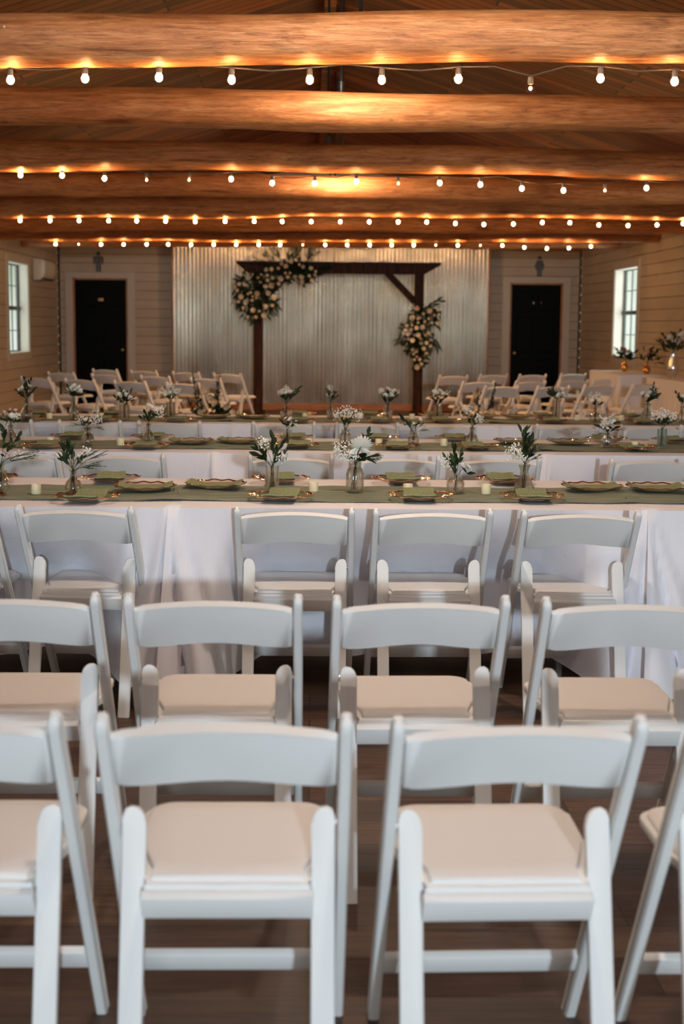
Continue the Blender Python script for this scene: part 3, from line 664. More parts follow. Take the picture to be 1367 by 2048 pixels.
def vase_mesh(kind, h, r, m):
    b = B(); f, am, seg = 0, 0, 24
    if kind == 'bottle': P = [(.55, 0), (.85, .03), (1, .2), (1, .38), (.8, .55), (.42, .7), (.36, .82), (.40, .95), (.50, 1)]
    elif kind == 'round': P = [(.5, 0), (.85, .06), (1, .28), (.92, .48), (.6, .64), (.34, .74), (.3, .88), (.42, 1)]
    elif kind == 'cylinder': P = [(.8, 0), (.92, .02), (.95, .1), (1, .5), (1, .95), (1.03, 1)]
    elif kind == 'jar': P = [(.75, 0), (.9, .04), (1, .2), (1, .62), (.85, .76), (.66, .82), (.66, .92), (.72, 1)]; f, am, seg = 12, .03, 48
    elif kind == 'fluted': P = [(.7, 0), (.9, .03), (1, .2), (.92, .42), (.6, .62), (.40, .78), (.46, .92), (.62, 1)]; f, am, seg = 12, .05, 48
    elif kind == 'hobnail': P = [(.8, 0), (1, .03), (1, .12), (.86, .3), (.62, .5), (.42, .66), (.38, .8), (.5, .93), (.58, 1)]; f, am, seg = 14, .05, 56
    elif kind == 'urn': P = [(.55, 0), (.5, .03), (.7, .1), (1, .3), (1, .45), (.75, .68), (.55, .85), (.62, 1)]
    ro = [(r * a, h * z) for a, z in P]; ri = [(max(.001, r * a - .0022), max(.006, h * z)) for a, z in P[::-1]]
    rs = []; q2 = []
    for rr, z in ro + ri + [(.0005, .006)]:
        q2.append([((rr * (1 + am * math.cos(f * t))) * math.cos(t), (rr * (1 + am * math.cos(f * t))) * math.sin(t), z) for t in [2 * PI * i / seg for i in range(seg)]])
    b.rings(q2, 0, True, True); return b.mesh('vase', m, ang=60)
rows_r = ['nearest', 'second', 'third']
VD = [
 [('bottle', 12, 3.6, 'tall clear bottle vase cut by the left edge', 'leafy bouquet with wispy sprigs at the left edge', [('l', 7, 23, 4), ('l', 2, 27, 4.5), ('l', -3, 22, 4), ('g', 16, 18), ('g', 14, 15), ('b', 8, 16, 3, 20), ('p', 4, 15, 1.6), ('p', 2, 17, 1.5)]),
  ('bottle', 10.5, 3.6, 'pale clear milk bottle vase', 'bouquet of broad green leaves and wispy brown sprigs', [('l', -4, 19, 4.5), ('l', -1, 20, 4.5), ('l', -5, 15, 4), ('l', 4, 15, 3), ('s', 0, 15, .9), ('s', 2, 16, .8), ('s', -3, 14, .8), ('s', 3, 14, .7), ('g', 9, 18), ('g', 12, 17), ('g', 11, 13), ('g', 8, 12), ('b', 5, 18, 2, 14)]),
  ('cylinder', 11, 2.9, 'straight clear cylinder vase', 'bouquet with dark drooping leaves and a white rose on its right', [('l', 0, 22, 4.5), ('l', -6, 15, 4.5), ('l', -6, 18, 4.5), ('l', 4, 20, 4), ('l', 2, 14, 4), ('w', 5, 18.5, 2.6), ('s', 6, 15, 1.4), ('b', -4, 20.5, 3, 38), ('b', 4, 14, 3, 28)]),
  ('jar', 12.5, 3.7, 'heavy cut crystal jar vase', 'bouquet topped by a large flat white chrysanthemum', [('m', 2.5, 19.5, 5.2), ('w', 0, 16, 2.6), ('w', 4, 16.2, 2.6), ('b', -6, 17.5, 4.2, 75), ('b', -2, 15, 3, 30), ('l', 5, 24, 4), ('l', 8, 15, 3.5), ('l', 3, 13.5, 3.5), ('l', -2, 13.5, 3.5), ('g', 10, 16), ('g', 11, 14)]),
  ('jar', 7, 3.7, 'low ribbed clear jar vase', 'bouquet of curling leaves with one low white bloom', [('l', -1, 18, 4.5), ('l', 2, 16, 4), ('l', -4, 14, 3.5), ('l', -1, 12, 3), ('m', 4.5, 11, 2.8), ('b', -4, 12, 2.6, 34), ('l', 0, 9, 3)]),
  ('hobnail', 11.8, 4.3, 'flared hobnail glass bud vase', 'bouquet with a tall dark leaf spike and white filler', [('l', -1.5, 25, 6), ('l', 2, 21, 5), ('l', 0, 18, 4.5), ('l', 3, 17, 4), ('b', -5, 17.5, 4, 80), ('b', -2, 15, 2.5, 20), ('g', 6, 19), ('g', 5, 15)])],
 [('bottle', 12, 4, 'clear belly bottle vase by the left edge', 'bouquet with a white carnation under small pink sprays', [('w', 1, 16.5, 2.8), ('p', -3, 19, 1.5), ('p', 3, 20, 1.5), ('p', 0, 20.5, 1.4), ('b', 4, 17.5, 2.5, 20), ('l', -4, 15, 3), ('l', 4, 14, 3)]),
  ('fluted', 10, 3.7, 'fluted pear-shaped clear vase', 'wide wispy bouquet around one white bloom', [('w', -.5, 14.5, 2.2), ('b', 5, 15.5, 4, 45), ('b', -4, 14, 3, 25), ('g', 8, 10), ('g', 9, 13), ('g', -8, 12), ('l', 1, 12.5, 3), ('l', -3, 12, 3)]),
  ('bottle', 12.5, 3.3, 'tall clear bottle vase with long dark stems', 'tall bouquet with a round white chrysanthemum and filler on its right', [('m', 1, 21.5, 3.6), ('l', -2, 18, 3.5), ('l', 1, 19, 3), ('l', -4, 16, 3.5), ('l', 3, 17, 3), ('b', 6.5, 19.5, 3.6, 55), ('l', 0, 15, 3)]),
  ('cylinder', 8, 2.4, 'small narrow clear vase', 'bouquet with a white tulip and dark leaves either side', [('w', 2, 14, 2), ('s', -1, 14.5, 1.4), ('l', -3.5, 13, 3), ('l', 6, 12.5, 3), ('l', 0, 11, 3), ('b', 4, 11, 2.5, 20)]),
  ('jar', 9, 3.3, 'ribbed clear jar vase with tied stems', 'broad cloud-like bouquet of small blush white filler flowers', [('b', -4, 18, 3.6, 50), ('b', 1, 19.5, 3.6, 55), ('b', 6, 17.5, 3.8, 55), ('p', 3, 17, 1), ('s', 5, 16, 1), ('s', -2, 17, 1), ('l', 0, 14, 3), ('l', 3, 15, 3), ('l', -2, 15, 3)]),
  ('jar', 7.5, 3.2, 'short clear jar vase with few stems', 'sparse bouquet with one long dark leaf reaching left', [('l', -7, 17, 4.5), ('l', -4, 13.5, 3), ('s', -4, 13.5, 1.5), ('s', 3.5, 15.5, 1.7), ('s', 0, 13, 1.2), ('g', 8, 10), ('g', 6, 13), ('l', 2, 13, 2.5)]),
  ('bottle', 11, 3.7, 'round bellied clear bottle vase', 'bouquet of pale filler flowers stacked high and low', [('b', -2.5, 21, 3, 36), ('b', 3.5, 16, 3.2, 46), ('l', -2, 16, 3), ('l', 1, 18, 3), ('l', 3, 14, 3), ('p', -1, 19, 1), ('s', 3, 17, 1), ('s', 5, 15.5, 1)]),
  ('jar', 8, 3.7, 'squat ribbed glass vase', 'dense bouquet with one big white carnation and small white buds', [('m', 2.5, 17.5, 3.9), ('w', 3, 14, 3), ('s', -2, 15.5, 1.2), ('s', -3, 13.5, 1.2), ('s', 0, 13, 1.2), ('s', -3, 11.5, 1.2), ('s', -.5, 11, 1.2), ('s', -1, 16.5, 1.1), ('b', -2, 14, 3, 40), ('l', -6, 12, 3.5), ('l', 5, 11, 3.5), ('l', 0, 10, 3), ('g', 8, 11), ('g', -6, 8)]),
  ('cylinder', 11.3, 2.8, 'bluish straight glass tumbler vase', 'flat topped bouquet of white filler over dark leaves', [('b', -4, 19, 3, 40), ('b', .5, 20.3, 3.2, 50), ('b', 5.5, 18.5, 3, 40), ('w', 0, 18.5, 1.8), ('s', 4, 18, 1.2), ('l', -3, 16, 3.5), ('l', 3, 16.5, 3.5), ('l', 0, 15, 3.5), ('l', 7, 16, 3)])],
 [('bottle', 15, 4.4, 'big belly bottle vase', 'leafy dark bouquet with two small white roses', [('l', -1, 29, 4), ('l', 3, 28, 4), ('l', -6, 21, 4), ('l', 5, 22, 4), ('l', 0, 24, 4), ('l', -3, 18, 4), ('w', -2.5, 23.5, 2.4), ('w', 2, 25, 2), ('s', -5, 22, 1.5), ('l', 2, 19, 4)]),
  ('bottle', 15, 3.4, 'slim necked clear bottle vase', 'tight round bouquet of white roses', [('w', -3, 21.5, 2.6), ('w', 0, 23.5, 2.8), ('w', 3.5, 22.5, 2.6), ('w', 5, 20, 2.3), ('s', 1, 20.5, 2), ('l', -4, 24, 3), ('l', 6, 18, 3.5), ('l', 0, 18.5, 4), ('l', 3, 18, 4), ('l', -2, 18, 4)]),
  ('cylinder', 11, 3.7, 'straight clear tumbler vase', 'round bouquet of white roses and dark leaves', [('w', -3.5, 18, 2.4), ('w', 1.5, 17.5, 2.6), ('w', 4.5, 15.5, 2.2), ('s', -1, 20.5, 1.5), ('l', -2, 21.5, 4), ('l', -5.5, 16, 4), ('l', 4, 20, 4), ('l', 0, 15, 4.5), ('l', -3, 14, 4), ('l', 6, 16, 3.5), ('l', 2, 13.5, 4)]),
  ('cylinder', 13, 3.2, 'clear cylinder vase beside a napkin', 'airy bouquet of white filler flowers', [('b', 0, 24, 3.6, 50), ('b', -4.5, 20, 3.8, 50), ('b', 4.5, 21, 3.6, 45), ('w', 0, 19.5, 1.8), ('s', -3, 18, 1.6), ('l', -3, 17, 3.5), ('l', 3, 17.5, 3.5)]),
  ('round', 11.5, 4.7, 'ivory tinted round decanter vase', 'white bouquet with leaves streaming right', [('b', -4, 19.5, 3, 40), ('b', 0, 22, 3, 40), ('w', -2.5, 18.5, 1.9), ('w', 3, 19.5, 1.9), ('s', 0, 19, 1.8), ('l', 10, 22.5, 4), ('l', 8, 19, 4), ('l', 5, 16.5, 4), ('l', 0, 16, 4), ('l', -3, 15.5, 4)]),
  ('round', 12, 3.2, 'small onion-shaped glass vase', 'slender bouquet, the thinnest on its table', [('s', -2.5, 17, 1.9), ('s', 1, 17.5, 1.5), ('b', -1, 23, 2.4, 22), ('l', -3, 21, 3), ('l', 3, 18.5, 3.5), ('l', 1, 15.5, 3.5), ('l', 4, 16, 3)]),
  ('jar', 9.5, 3.6, 'frosted looking short jar vase', 'full white bouquet before the middle of the metal backdrop', [('w', -4.5, 19.5, 2.6), ('w', 0, 21.5, 2.8), ('w', 4.5, 20, 2.6), ('s', -2, 17, 2.2), ('w', 2.5, 17.5, 2.4), ('b', 6, 20, 2.6, 25), ('b', -5, 21, 2.6, 20), ('l', -3, 14.5, 4), ('l', 2, 14.5, 4), ('l', 6, 16.5, 3.5)]),
  ('cylinder', 9.5, 3.2, 'plain clear glass vase right of the arch foot', 'white rose bouquet just right of the arch post', [('w', -2.5, 19.5, 2.5), ('w', 1.5, 20.5, 2.4), ('s', 4, 18.5, 1.8), ('b', 7, 18.5, 2.5, 20), ('l', -4, 15.5, 4), ('l', 5, 15.5, 4.5), ('l', 0, 15, 4), ('l', 2, 13, 4)]),
  ('cylinder', 15, 2.9, 'tallest straight clear glass vase', 'bouquet with dark ruffled leaves left and pale roses right', [('l', -5, 21, 4.5), ('l', -3.5, 23, 4.5), ('l', -4, 18.5, 4), ('l', -1, 18, 4), ('w', 1.5, 18.5, 2.6), ('w', 4.5, 20, 2.1), ('s', 4, 23, 1.5), ('s', 6, 18, 1.5)]),
  ('round', 10, 4.4, 'wide footed round clear vase', 'loose bouquet of small white blooms and mist', [('s', -3, 15.5, 2), ('s', 2.5, 15.5, 2), ('b', -3, 19, 3, 26), ('b', 3, 19, 3, 26), ('s', 0, 17, 1.5), ('l', 0, 14, 3.5), ('l', 3, 13, 3.5)]),
  ('fluted', 14, 4.6, 'large flared glass vase', 'bouquet with white roses left and long dark leaves right', [('w', -3.5, 20.5, 2.5), ('w', 1, 21.5, 2.3), ('s', -1, 18.5, 2), ('l', 4.5, 27, 4), ('l', 7, 20, 4.5), ('l', 5, 17.5, 4.5), ('l', 2, 17, 4.5), ('l', 6, 23, 4), ('l', 0, 15, 4)]),
  ('bottle', 12, 3.6, 'clear vase cut by the right edge', 'dark leafy bouquet cut by the right edge', [('l', -4, 21, 4), ('l', -2, 18, 4), ('l', 3, 20, 4), ('l', 0, 16, 4), ('w', 1.5, 18.5, 2.2), ('s', 4, 17, 1.6)])]]
def bouquet(loc, top, items, seed, lab, cat, grp, lm='leaf_dark', stem_top=.0, name='bouquet', spread=.35, base=.012):
    r = random.Random(seed); t = thing(name, loc, label=lab, cat=cat, group=grp); st, lf = B(), B(); has = [0, 0, 0]
    for it in items:
        k, dx, z = it[0], it[1] / 100, it[2] / 100; dy = r.uniform(-.02, .02) if len(it) < 6 else it[5] / 100
        neck = Vector((r.uniform(-.006, .006), r.uniform(-.006, .006), top * .97)); tip = Vector((dx, dy, z)); mid = neck.lerp(tip, .55) + Vector((-dx * .12, 0, .004))
        st.tube([Vector((-dx * .15, r.uniform(-.01, .01), base)), neck, mid, tip], .0011, 5); has[0] = 1
        if k == 'l':
            s = it[3] / 100; n = 8; has[1] = 1
            for i in range(n):
                q = .42 + .58 * i / (n - 1); p = neck.lerp(mid, q / .55) if q < .55 else mid.lerp(tip, (q - .55) / .45); dv = (tip - neck).normalized()
                dv = dv + Vector((r.uniform(-.9, .9), r.uniform(-.7, .7), r.uniform(-.3, .5))) * (1 - .7 * (i == n - 1))
                leaf(lf, p, dv, s * r.uniform(.75, 1.05), s * r.uniform(.32, .45), r, 0 if r.random() < .75 else 1)
        elif k == 'g':
            for _ in range(5):
                e = tip + Vector((r.uniform(-.02, .02), r.uniform(-.02, .02), r.uniform(-.012, .012))); st.tube([neck, mid, e], .0006, 4)
                for q in range(3): leaf(lf, mid.lerp(e, .4 + .25 * q), (e - mid) + Vector((r.uniform(-.02, .02), 0, r.uniform(-.02, .02))), .016, .003, r, 1)
                has[1] = 1
        elif k == 'b':
            sp = it[3] / 100; bb = B()
            for _ in range(int(it[4] * 1.5)):
                e = tip + Vector((max(-.8, min(.8, r.gauss(0, .45))), max(-.8, min(.8, r.gauss(0, .45))), max(-.9, min(.9, r.gauss(0, .42))))) * sp; bb.ball(e, r.uniform(.0026, .0048), 1)
                if r.random() < .5: st.tube([mid.lerp(tip, .6), e], .0004, 3)
            bb.obj('filler_flowers', 'petal_white', t, ang=180)
        else:
            s = it[3] / 100 * (1.15 if loc[1] > 10 else 1); me = r.choice(FL[k]); o = link('bloom', me, t, tip, (.45 + r.uniform(0, .5), r.uniform(-.25, .25) + dx * 2, r.uniform(0, 6))); o.scale = (s, s, s * (.75 if k == 'm' else 1))
            for _ in range(2): leaf(lf, tip - Vector((0, 0, s)), (r.uniform(-1, 1), r.uniform(-1, 1), r.uniform(-.2, .6)), s * 1.5, s * .6, r); has[1] = 1
    st.obj('stems', 'stem_green', t)
    if has[1]: lf.obj('leaves', [lm, 'leaf_mid'], t, ang=180)
    else: lf.bm.free()
    return t
vm = {}
for ri, lst in enumerate(VD):
    for i, ((kind, h, r_, vl, bl, items), (x, y)) in enumerate(zip(lst, D['vase'][ri])):
        m = 'vase_bluish' if 'bluish' in vl else 'vase_clear'; loc = (x, y, TZ + .0065)
        v = link('bud_vase', vase_mesh(kind, h / 100, r_ / 100, m), None, loc, (0, 0, i * .4))
        tag(v, f'{vl} on the {rows_r[ri]} long table', 'vase', 'clear glass bud vases on the runners')
        bouquet(loc, h / 100, items, ri * 50 + i, f'{bl}, {rows_r[ri]} table run', 'flowers', 'small white bouquets in the bud vases')

# ------------------------------------------------------------------ wedding arch
AY = 23.3
A = thing('wedding_arch', (.42, AY, 0), label='dark stained square timber wedding arch with wide header boards', cat='wedding arch'); ax = .42
def abox(name, a, b_, bev=.006): b = B(); b.box(a, b_, bev=bev); return b.obj(name, 'arch_wood', A, smooth=False)
PXL, PXR = -.868, 1.727
for px in (PXL, PXR): abox('post', (px - ax - .073, -.073, .03), (px - ax + .073, .073, 2.29))
for px in (PXL, PXR):
    b = B(); b.box((px - ax - .10, -.30, 0), (px - ax + .10, .30, .05)); o = b.obj('foot', 'arch_wood', A, smooth=False)
    for sy in (-1, 1):
        b = B(); b.prism([(0, .05), (.24, .05), (.03, .42), (0, .42)], lambda u, v, t: (px - ax + t, sy * (.073 + u), v), -.04, .04); b.obj('foot_brace', 'arch_wood', A, smooth=False)
hd = [(-1.215, 2.443), (2.067, 2.443), (2.067, 2.425), (1.80, 2.283), (-1.02, 2.275), (-1.215, 2.425)]
for sy in (-1, 1):
    b = B(); b.prism([(u - ax, v) for u, v in hd], lambda u, v, t: (u, sy * .09 + t, v), -.02, .02, bev=.004); b.obj('header_board', 'arch_wood', A, smooth=False)
b = B(); b.box((-1.215 - ax, -.16, 2.443), (2.067 - ax, .16, 2.462)); b.obj('top_board', 'arch_wood', A, smooth=False)
for px, s in ((PXL, 1), (PXR, -1)):
    b = B(); c, w = Vector((px - ax + s * .06, 0, 1.84)), Vector((px - ax + s * .52, 0, 2.30)); dv = (w - c).normalized(); nn_ = Vector((-dv.z, 0, dv.x)) * .052
    b.prism([(p.x, p.z) for p in (c - nn_, w - nn_, w + nn_, c + nn_)], lambda u, v, t: (u, t, v), -.05, .05); b.obj('brace', 'arch_wood', A, smooth=False)

def cluster(name, loc, blobs, nb, nl, seed, lab, palms=(), rmin=.024, rmax=.056, kinds='iiiicd', extra=()):
    """blobs: (x, z, rx, rz, weight) ellipses in the plane of the arch"""
    r = random.Random(seed); t = thing(name, loc, label=lab, cat='floral arrangement'); lf = B()
    def pick(edge=1.0):
        while 1:
            bl = r.choices(blobs, [q[4] for q in blobs])[0]; u, v = r.uniform(-1, 1), r.uniform(-1, 1)
            if u * u + v * v < edge: return bl[0] + u * bl[2], bl[1] + v * bl[3], 1 - u * u - v * v
    for _ in range(nl):
        x, z, d = pick(1.0); y = -.05 - .12 * max(0, d) ** .5 + r.uniform(-.03, .08); dv = Vector((r.gauss(0, 1), r.gauss(-.5, .6), r.gauss(0, 1)))
        leaf(lf, (x, y, z), dv, r.uniform(.08, .15), r.uniform(.028, .05), r, 0 if r.random() < .8 else 1)
    for (x, z, dx, dz) in palms:
        p0 = Vector((x, -.08, z)); p1 = p0 + Vector((dx, -.05, dz))
        lf.tube([p0, p0.lerp(p1, .5) + Vector((0, 0, .02)), p1], .003, 4)
        for q in range(9):
            p = p0.lerp(p1, .2 + .09 * q)
            for s in (-1, 1): leaf(lf, p, (p1 - p0).normalized() + Vector((s * .5 * (p1 - p0).normalized().z, 0, -s * .5 * (p1 - p0).normalized().x)), .12, .022, r)
    lf.obj('foliage', ['leaf_dark', 'leaf_mid'], t, ang=180); done = []; tries = 0
    while len(done) < nb and tries < 6000:
        tries += 1; x, z, d = pick(.95); s = r.uniform(rmin, rmax)
        if any((x - a) ** 2 + (z - c) ** 2 < ((s + e) * .92) ** 2 for a, c, e in done): continue
        done.append((x, z, s)); k = r.choice(kinds); o = link('bloom', r.choice(FL[k]), t, (x, -.13 - .10 * max(0, d) ** .5, z), (PI / 2 + r.uniform(-.5, .4), r.uniform(-.4, .4), r.uniform(-.4, .4))); o.scale = (s, s, s)
    for k, x, z, s in extra:
        o = link('bloom', r.choice(FL[k]), t, (x, -.16, z), (PI / 2, 0, 0)); o.scale = (s, s, s)
    return t
cluster('floral_spray', (0, AY - .02, 0), [(-.90, 1.80, .33, .26, 3), (-.98, 2.04, .27, .22, 2), (-.66, 2.20, .26, .16, 1.6), (-.30, 2.33, .25, .17, 1.8), (-.08, 2.26, .20, .15, 1.2)], 56, 900, 3,
        'big L-shaped spray of ivory roses over the left corner of the arch', palms=[(-.55, 2.42, -.25, .20), (-.5, 2.45, -.15, .26), (-.42, 2.45, .1, .24), (-.62, 2.38, -.28, .10), (-.35, 2.45, .12, .20), (-.10, 2.42, .10, .28), (-.12, 2.42, .18, .20), (-1.1, 2.12, -.12, .08), (.05, 2.30, .22, .10), (-.65, 1.9, .10, -.18)])
cluster('floral_spray', (0, AY - .02, 0), [(1.80, 1.60, .18, .20, 1.3), (1.97, 1.60, .12, .15, .7), (1.68, 1.38, .24, .22, 2.2), (1.74, 1.15, .22, .2, 2), (1.72, .93, .11, .14, .8)], 46, 600, 9,
        'hanging spray of ivory and blush flowers on the right arch post', palms=[(1.85, 1.75, .22, .12), (1.55, 1.28, -.18, -.08), (1.95, 1.3, .1, -.2)], kinds='iidid')

# standing florals at the head of the aisle
def ground_floral(loc, seed, spikes, blooms, nl, lab, w, h):
    r = random.Random(seed); t = thing('aisle_arrangement', loc, label=lab, cat='floral arrangement'); b = B(); b.lathe([(.09, 0), (.11, .02), (.13, .16), (.12, .18), (.10, .17), (.1, .05), (0, .04)], 20); b.obj('pot', 'dark_plastic', t); lf = B()
    for _ in range(nl):
        a = r.uniform(0, 2 * PI); q = r.random() ** .6; p = (w * q * math.cos(a), .2 * q * math.sin(a), .2 + r.random() * (h - .2) * (1 - .5 * q)); leaf(lf, p, (math.cos(a), math.sin(a), r.uniform(.1, 1.6)), r.uniform(.07, .13), r.uniform(.02, .035), r, 0 if r.random() < .8 else 1)
    for x, z, m in spikes:
        p0, p1 = Vector((x * .4, 0, .18)), Vector((x, r.uniform(-.08, .05), z)); lf.tube([p0, p1], .004, 5)
        for i in range(46):
            q = .25 + .75 * i / 46; p = p0.lerp(p1, q); a = r.uniform(0, 6.3); leaf(lf, p, (math.cos(a), math.sin(a), 1.1), .075 * (1.25 - q), .022 * (1.3 - q * .6), r, m)
    lf.obj('foliage', ['leaf_dark', 'leaf_mid', 'petal_cream', 'petal_blush'], t, ang=180)
    for k, x, z, s in blooms:
        o = link('bloom', r.choice(FL[k]), t, (x, -.12 + r.uniform(-.05, .05), z), (PI / 2 + r.uniform(-.5, .3), r.uniform(-.4, .4), r.uniform(-.5, .5))); o.scale = (s, s, s)
rg = random.Random(5)
ground_floral((-1.10, 15.75, 0), 1, [(-.21, .92, 0), (-.15, .80, 0), (.09, .93, 0), (.06, .84, 0), (-.26, .66, 0), (.2, .62, 1)],
    [('i', -.08, .78, .04), ('i', -.05, .72, .055), ('i', .0, .66, .05), ('i', .04, .6, .045), ('i', -.28, .62, .04), ('i', .17, .56, .04), ('i', .24, .5, .04), ('i', .15, .45, .04), ('i', .27, .42, .04), ('i', -.1, .5, .05), ('i', -.2, .45, .05), ('i', .3, .5, .035)], 420, 'tall loose floral arrangement with two dark spires left of the aisle', .26, .62)
ground_floral((1.86, 15.5, 0), 2, [(.13, .86, 1), (.10, .76, 0), (.32, .68, 3), (.28, .62, 3), (-.05, .8, 1), (-.25, .62, 0)],
    [('i', rg.uniform(-.3, .32), rg.uniform(.36, .6), .05) for _ in range(12)] + [('c', rg.uniform(-.3, .3), rg.uniform(.36, .62), .045) for _ in range(5)] + [('i', .22, .5, .045), ('w', -.1, .44, .03)], 170, 'low cream floral arrangement with thin spikes right of the aisle', .30, .55)

# ------------------------------------------------------------------ side tables by the right wall
GZ = .85
for (x0, x1, y0, y1), w, sd in (((3.99, 4.62, 18.5, 20.45), 'far', 3), ((4.22, 4.63, 15.7, 17.9), 'near', 4)):
    trestle(x0, x1, y0, y1, GZ, f'{w} side table by the right wall, hidden under its white cloth', 'side tables by the right wall')
    b = B(); n = 140; r = random.Random(sd); per = []; hx, hy = (x1 - x0) / 2, (y1 - y0) / 2; cx_, cy_ = (x0 + x1) / 2, (y0 + y1) / 2
    tot = 4 * (hx + hy)
    for i in range(n):
        s = tot * i / n
        if s < 2 * hx: p, q = (-hx + s, -hy), (0, -1)
        elif s < 2 * hx + 2 * hy: p, q = (hx, -hy + s - 2 * hx), (1, 0)
        elif s < 4 * hx + 2 * hy: p, q = (hx - (s - 2 * hx - 2 * hy), hy), (0, 1)
        else: p, q = (-hx, hy - (s - 4 * hx - 2 * hy)), (-1, 0)
        per.append((p, q, s))
    rs = []
    for j in range(13):
        w_ = j / 12; rs.append([(cx_ + p[0] + min(q[0] * (.012 + .022 * math.sin(s * 26) * w_), .02), cy_ + p[1] + q[1] * (.012 + .022 * math.sin(s * 26) * w_), GZ - w_ * (GZ - .02)) for p, q, s in per])
    b.rings(rs, cap0=True, cap1=False); o = b.obj('tablecloth', 'cloth_white', ang=80); tag(o, f'floor length white cloth on the {w} side table by the right wall', 'tablecloth')
for x, y, kind, h, r_, m, vl, items, bl, lm in (
  (4.33, 19.75, 'urn', .15, .048, 'gold', 'gold goblet vase below the right window', [('r', -3, 30, 5), ('p', 4, 27, 4.5), ('r', 0, 24, 4), ('l', -14, 20, 8), ('l', -12, 30, 7), ('l', 14, 26, 8), ('l', 13, 18, 8), ('l', 3, 20, 8), ('l', -4, 19, 8), ('l', 8, 22, 8), ('l', -8, 25, 8), ('l', 0, 28, 8)], 'dark leafy bouquet with rust and blush roses below the right window', 'leaf_dark'),
  (4.44, 18.9, 'round', .15, .05, 'gold', 'small round gold bottle vase', [('p', 0, 27, 5), ('p', 14, 26, 3), ('l', -8, 20, 8), ('l', 9, 24, 9), ('l', 16, 20, 8), ('l', 7, 32, 7), ('l', 3, 20, 8), ('l', 20, 14, 7), ('l', 12, 28, 8), ('l', -5, 34, 4)], 'sprawling dark bouquet with a pale rose in the small gold vase', 'leaf_dark'),
  (4.42, 17.45, 'urn', .31, .075, 'silver', 'large mirrored silver vase', [('w', -5, 48, 5), ('w', 4, 44, 6), ('w', 9, 52, 5.5), ('w', 12, 46, 4.5), ('l', -17, 44, 9), ('l', -12, 50, 9), ('l', -10, 38, 9), ('l', 0, 36, 9), ('l', 8, 36, 9), ('l', 14, 40, 9), ('l', 0, 52, 9), ('l', -14, 34, 9), ('l', 6, 55, 8), ('l', 16, 48, 8), ('l', -6, 42, 9)], 'big grey green bouquet with white roses in the silver vase', 'leaf_grey')):
    link('vase', vase_mesh(kind, h, r_, m), None, (x, y, GZ + .002)); tag(bpy.context.scene.objects[-1] if False else COL.objects[-1], vl, 'vase')
    bouquet((x, y, GZ + .002), h, items, int(y * 10), bl, 'flowers', None, lm=lm)

# ------------------------------------------------------------------ wall things
t = thing('air_conditioner', (XL + .01, 23.15, 2.28), label='white wall mounted air conditioner between the left window and the corner', cat='air conditioner')
prof = [(0, .165), (.14, .165), (.17, .15), (.185, .11), (.188, .0), (.175, -.08), (.145, -.13), (.10, -.155), (0, -.16)]
b = B(); b.prism(prof, lambda u, v, q: (u, q, v), -.45, .45, bev=.006); b.obj('housing', 'ac_white', t)
b = B(); b.box((.11, -.40, -.155), (.165, .40, -.125)); o = b.obj('air_outlet', 'dark_plastic', t, smooth=False); b = B(); b.prism([(.189, .10), (.1935, .0), (.18, -.075), (.177, -.073), (.19, 0), (.186, .1)], lambda u, v, q: (u, q, v), -.42, .42); b.obj('front_flap', 'ac_white', t)
def sign(loc, shapes, name, lab):
    t = thing(name, loc, label=lab, cat='restroom sign'); b = B()
    for p in shapes: b.prism(p, lambda u, v, q: (u, q, v), -.012, 0)
    b.obj('figure', 'steel_sign', t, smooth=False); b = B(); b.lathe([(0, 0), (.034, 0), (.034, .012), (0, .012)], 20); o = b.obj('head', 'steel_sign', t); o.rotation_euler = (PI / 2, 0, 0); o.location = (0, 0, .145)
    return t
man = [[(-.04, .10), (.04, .10), (.04, -.03), (-.04, -.03)], [(-.085, .085), (-.05, .10), (-.045, .095), (-.055, -.03), (-.085, -.03)], [(.085, .085), (.05, .10), (.045, .095), (.055, -.03), (.085, -.03)],
       [(-.04, -.03), (-.005, -.03), (-.005, -.18), (-.04, -.18)], [(.005, -.03), (.04, -.03), (.04, -.18), (.005, -.18)]]
wom = [[(-.03, .10), (.03, .10), (.075, -.06), (-.075, -.06)], [(-.09, -.01), (-.045, .10), (-.03, .095), (-.065, -.02)], [(.09, -.01), (.045, .10), (.03, .095), (.065, -.02)],
       [(-.04, -.06), (-.004, -.06), (-.004, -.18), (-.04, -.18)], [(.004, -.06), (.04, -.06), (.04, -.18), (.004, -.18)]]
sign((-3.68, YB - .002, 2.50), man, 'restroom_sign', 'metal cut-out of a man above the left black door')
sign((3.94, YB - .002, 2.50), wom, 'restroom_sign', 'metal cut-out of a woman in a dress above the right black door')
t = thing('door_plaque', (-3.645, YB + .049, 1.86), label='small gold plaque on the left black door', cat='sign'); b = B(); b.box((-.105, -.008, -.026), (.105, 0, .026), bev=.004); b.obj('plate', 'plaque', t)
for x, lab in ((3.85, 'dull brass coat hook on the right black door, left one'), (3.99, 'round brass coat hook on the right black door, right one')):
    t = thing('coat_hook', (x, YB + .05, 1.87), label=lab, cat='hook'); b = B(); b.lathe([(0, 0), (.026, 0), (.026, .006), (0, .008)], 16); o = b.obj('back_plate', 'brass', t); o.rotation_euler = (PI / 2, 0, 0)
    b = B(); b.tube([(0, -.005, .0), (0, -.04, -.01), (0, -.05, .02)], .006, 8); b.obj('hook_arm', 'brass', t)

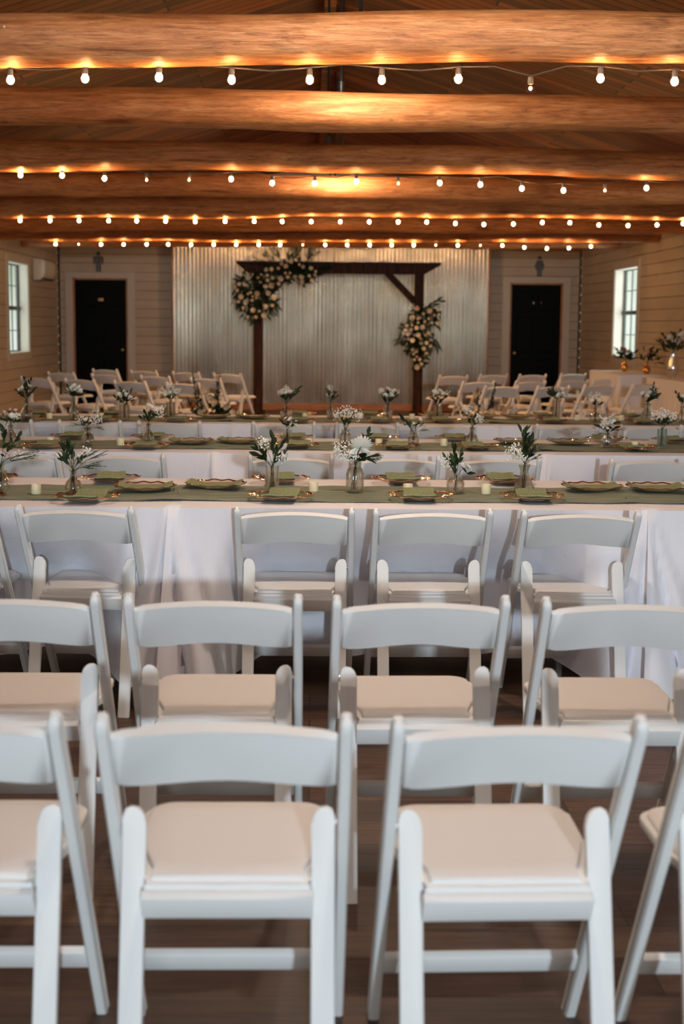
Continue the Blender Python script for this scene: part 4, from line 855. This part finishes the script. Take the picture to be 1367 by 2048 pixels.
# ------------------------------------------------------------------ light
w = bpy.data.worlds.new('World'); SC.world = w; w.use_nodes = True; nt = w.node_tree; bg = nt.nodes['Background']
tc = nt.nodes.new('ShaderNodeTexCoord'); nz = nt.nodes.new('ShaderNodeTexNoise'); nz.inputs['Scale'].default_value = 9; nt.links.new(tc.outputs['Generated'], nz.inputs['Vector'])
rp = nt.nodes.new('ShaderNodeValToRGB'); rp.color_ramp.elements[0].position = .35; rp.color_ramp.elements[0].color = (.34, .42, .31, 1); rp.color_ramp.elements[1].position = .62; rp.color_ramp.elements[1].color = (.80, .90, .84, 1)
nt.links.new(nz.outputs['Fac'], rp.inputs[0]); nt.links.new(rp.outputs[0], bg.inputs[0]); bg.inputs[1].default_value = 1.25
def area(name, loc, rot, sx, sy, power, col):
    l = bpy.data.lights.new(name, 'AREA'); l.shape = 'RECTANGLE'; l.size = sx; l.size_y = sy; l.energy = power; l.color = col
    o = bpy.data.objects.new(name, l); COL.objects.link(o); o.location = loc; o.rotation_euler = rot; return o
area('key_lamp', (1.0, YF + .1, 2.35), (PI / 2 - .02, 0, 0), .20, .18, 600, (.74, .89, 1.0))  # added key lamp inside the wall, at no opening, small for crisp shadows
area('door_daylight', (0, YF - .2, 1.3), (PI / 2, 0, 0), 1.7, 2.0, 190, (.80, .91, 1.0))
for P, a, s, e in ((XL - .2, 21.6, 1, 9), (XR + .2, 21.4, -1, 26), (XL - .2, 11.7, 1, 12), (XR + .2, 11.7, -1, 26), (XL - .2, 3.7, 1, 12), (XR + .2, 3.7, -1, 20)):
    area('window_daylight', (P, a, 1.67), (0, -s * PI / 2, 0), 1.7, 1.3, e, (.94, .97, .90))
for (X, Y, z, _), e, c in zip(PEND, (82, 125, 60, 60, 340, 340, 36, 36), ((1, .82, .68), (1, .82, .67), (1, .78, .58), (1, .66, .42), (1, .50, .21), (1, .50, .21), (1, .60, .32), (1, .60, .32))):  # light of the dome lamps, the added ones included
    l = bpy.data.lights.new('pendant_light', 'SPOT' if 15 < Y < 22 else 'POINT')
    if 15 < Y < 22: l.spot_size = math.radians(150); l.spot_blend = .5
    l.shadow_soft_size = .05; l.energy = e; l.color = c
    o = bpy.data.objects.new('pendant_light', l); COL.objects.link(o); o.location = (X, Y, z + .004)

# ------------------------------------------------------------------ camera
cam = bpy.data.cameras.new('camera'); cam.sensor_fit = 'HORIZONTAL'; cam.sensor_width = 24; cam.lens = 2850 / 1367 * 24; cam.clip_start = .05; cam.clip_end = 200
co = bpy.data.objects.new('camera', cam); COL.objects.link(co); SC.camera = co
yw, pt, ro = math.atan(63 / 2850), math.atan(374 / 2850), math.radians(.5)
f = Vector((math.sin(yw) * math.cos(pt), math.cos(yw) * math.cos(pt), -math.sin(pt))); r0 = Vector((math.cos(yw), -math.sin(yw), 0)); u0 = r0.cross(f)
rr = r0 * math.cos(ro) + u0 * math.sin(ro); uu = -r0 * math.sin(ro) + u0 * math.cos(ro)
co.matrix_world = Matrix(((rr.x, uu.x, -f.x, 0), (rr.y, uu.y, -f.y, 0), (rr.z, uu.z, -f.z, 1.46), (0, 0, 0, 1)))
cam.dof.use_dof = True; cam.dof.focus_distance = 6.0; cam.dof.aperture_fstop = 3.6
SC.view_settings.view_transform = 'Standard'; SC.view_settings.look = 'None'; SC.view_settings.gamma = 1; SC.view_settings.use_curve_mapping = False; SC.view_settings.exposure = 0
cy = SC.cycles; cy.use_denoising = True; cy.use_adaptive_sampling = True; cy.adaptive_threshold = .015; cy.max_bounces = 8; cy.diffuse_bounces = 4; cy.glossy_bounces = 4; cy.transmission_bounces = 6; cy.transparent_max_bounces = 12; cy.caustics_reflective = False; cy.caustics_refractive = False; cy.sample_clamp_indirect = 6
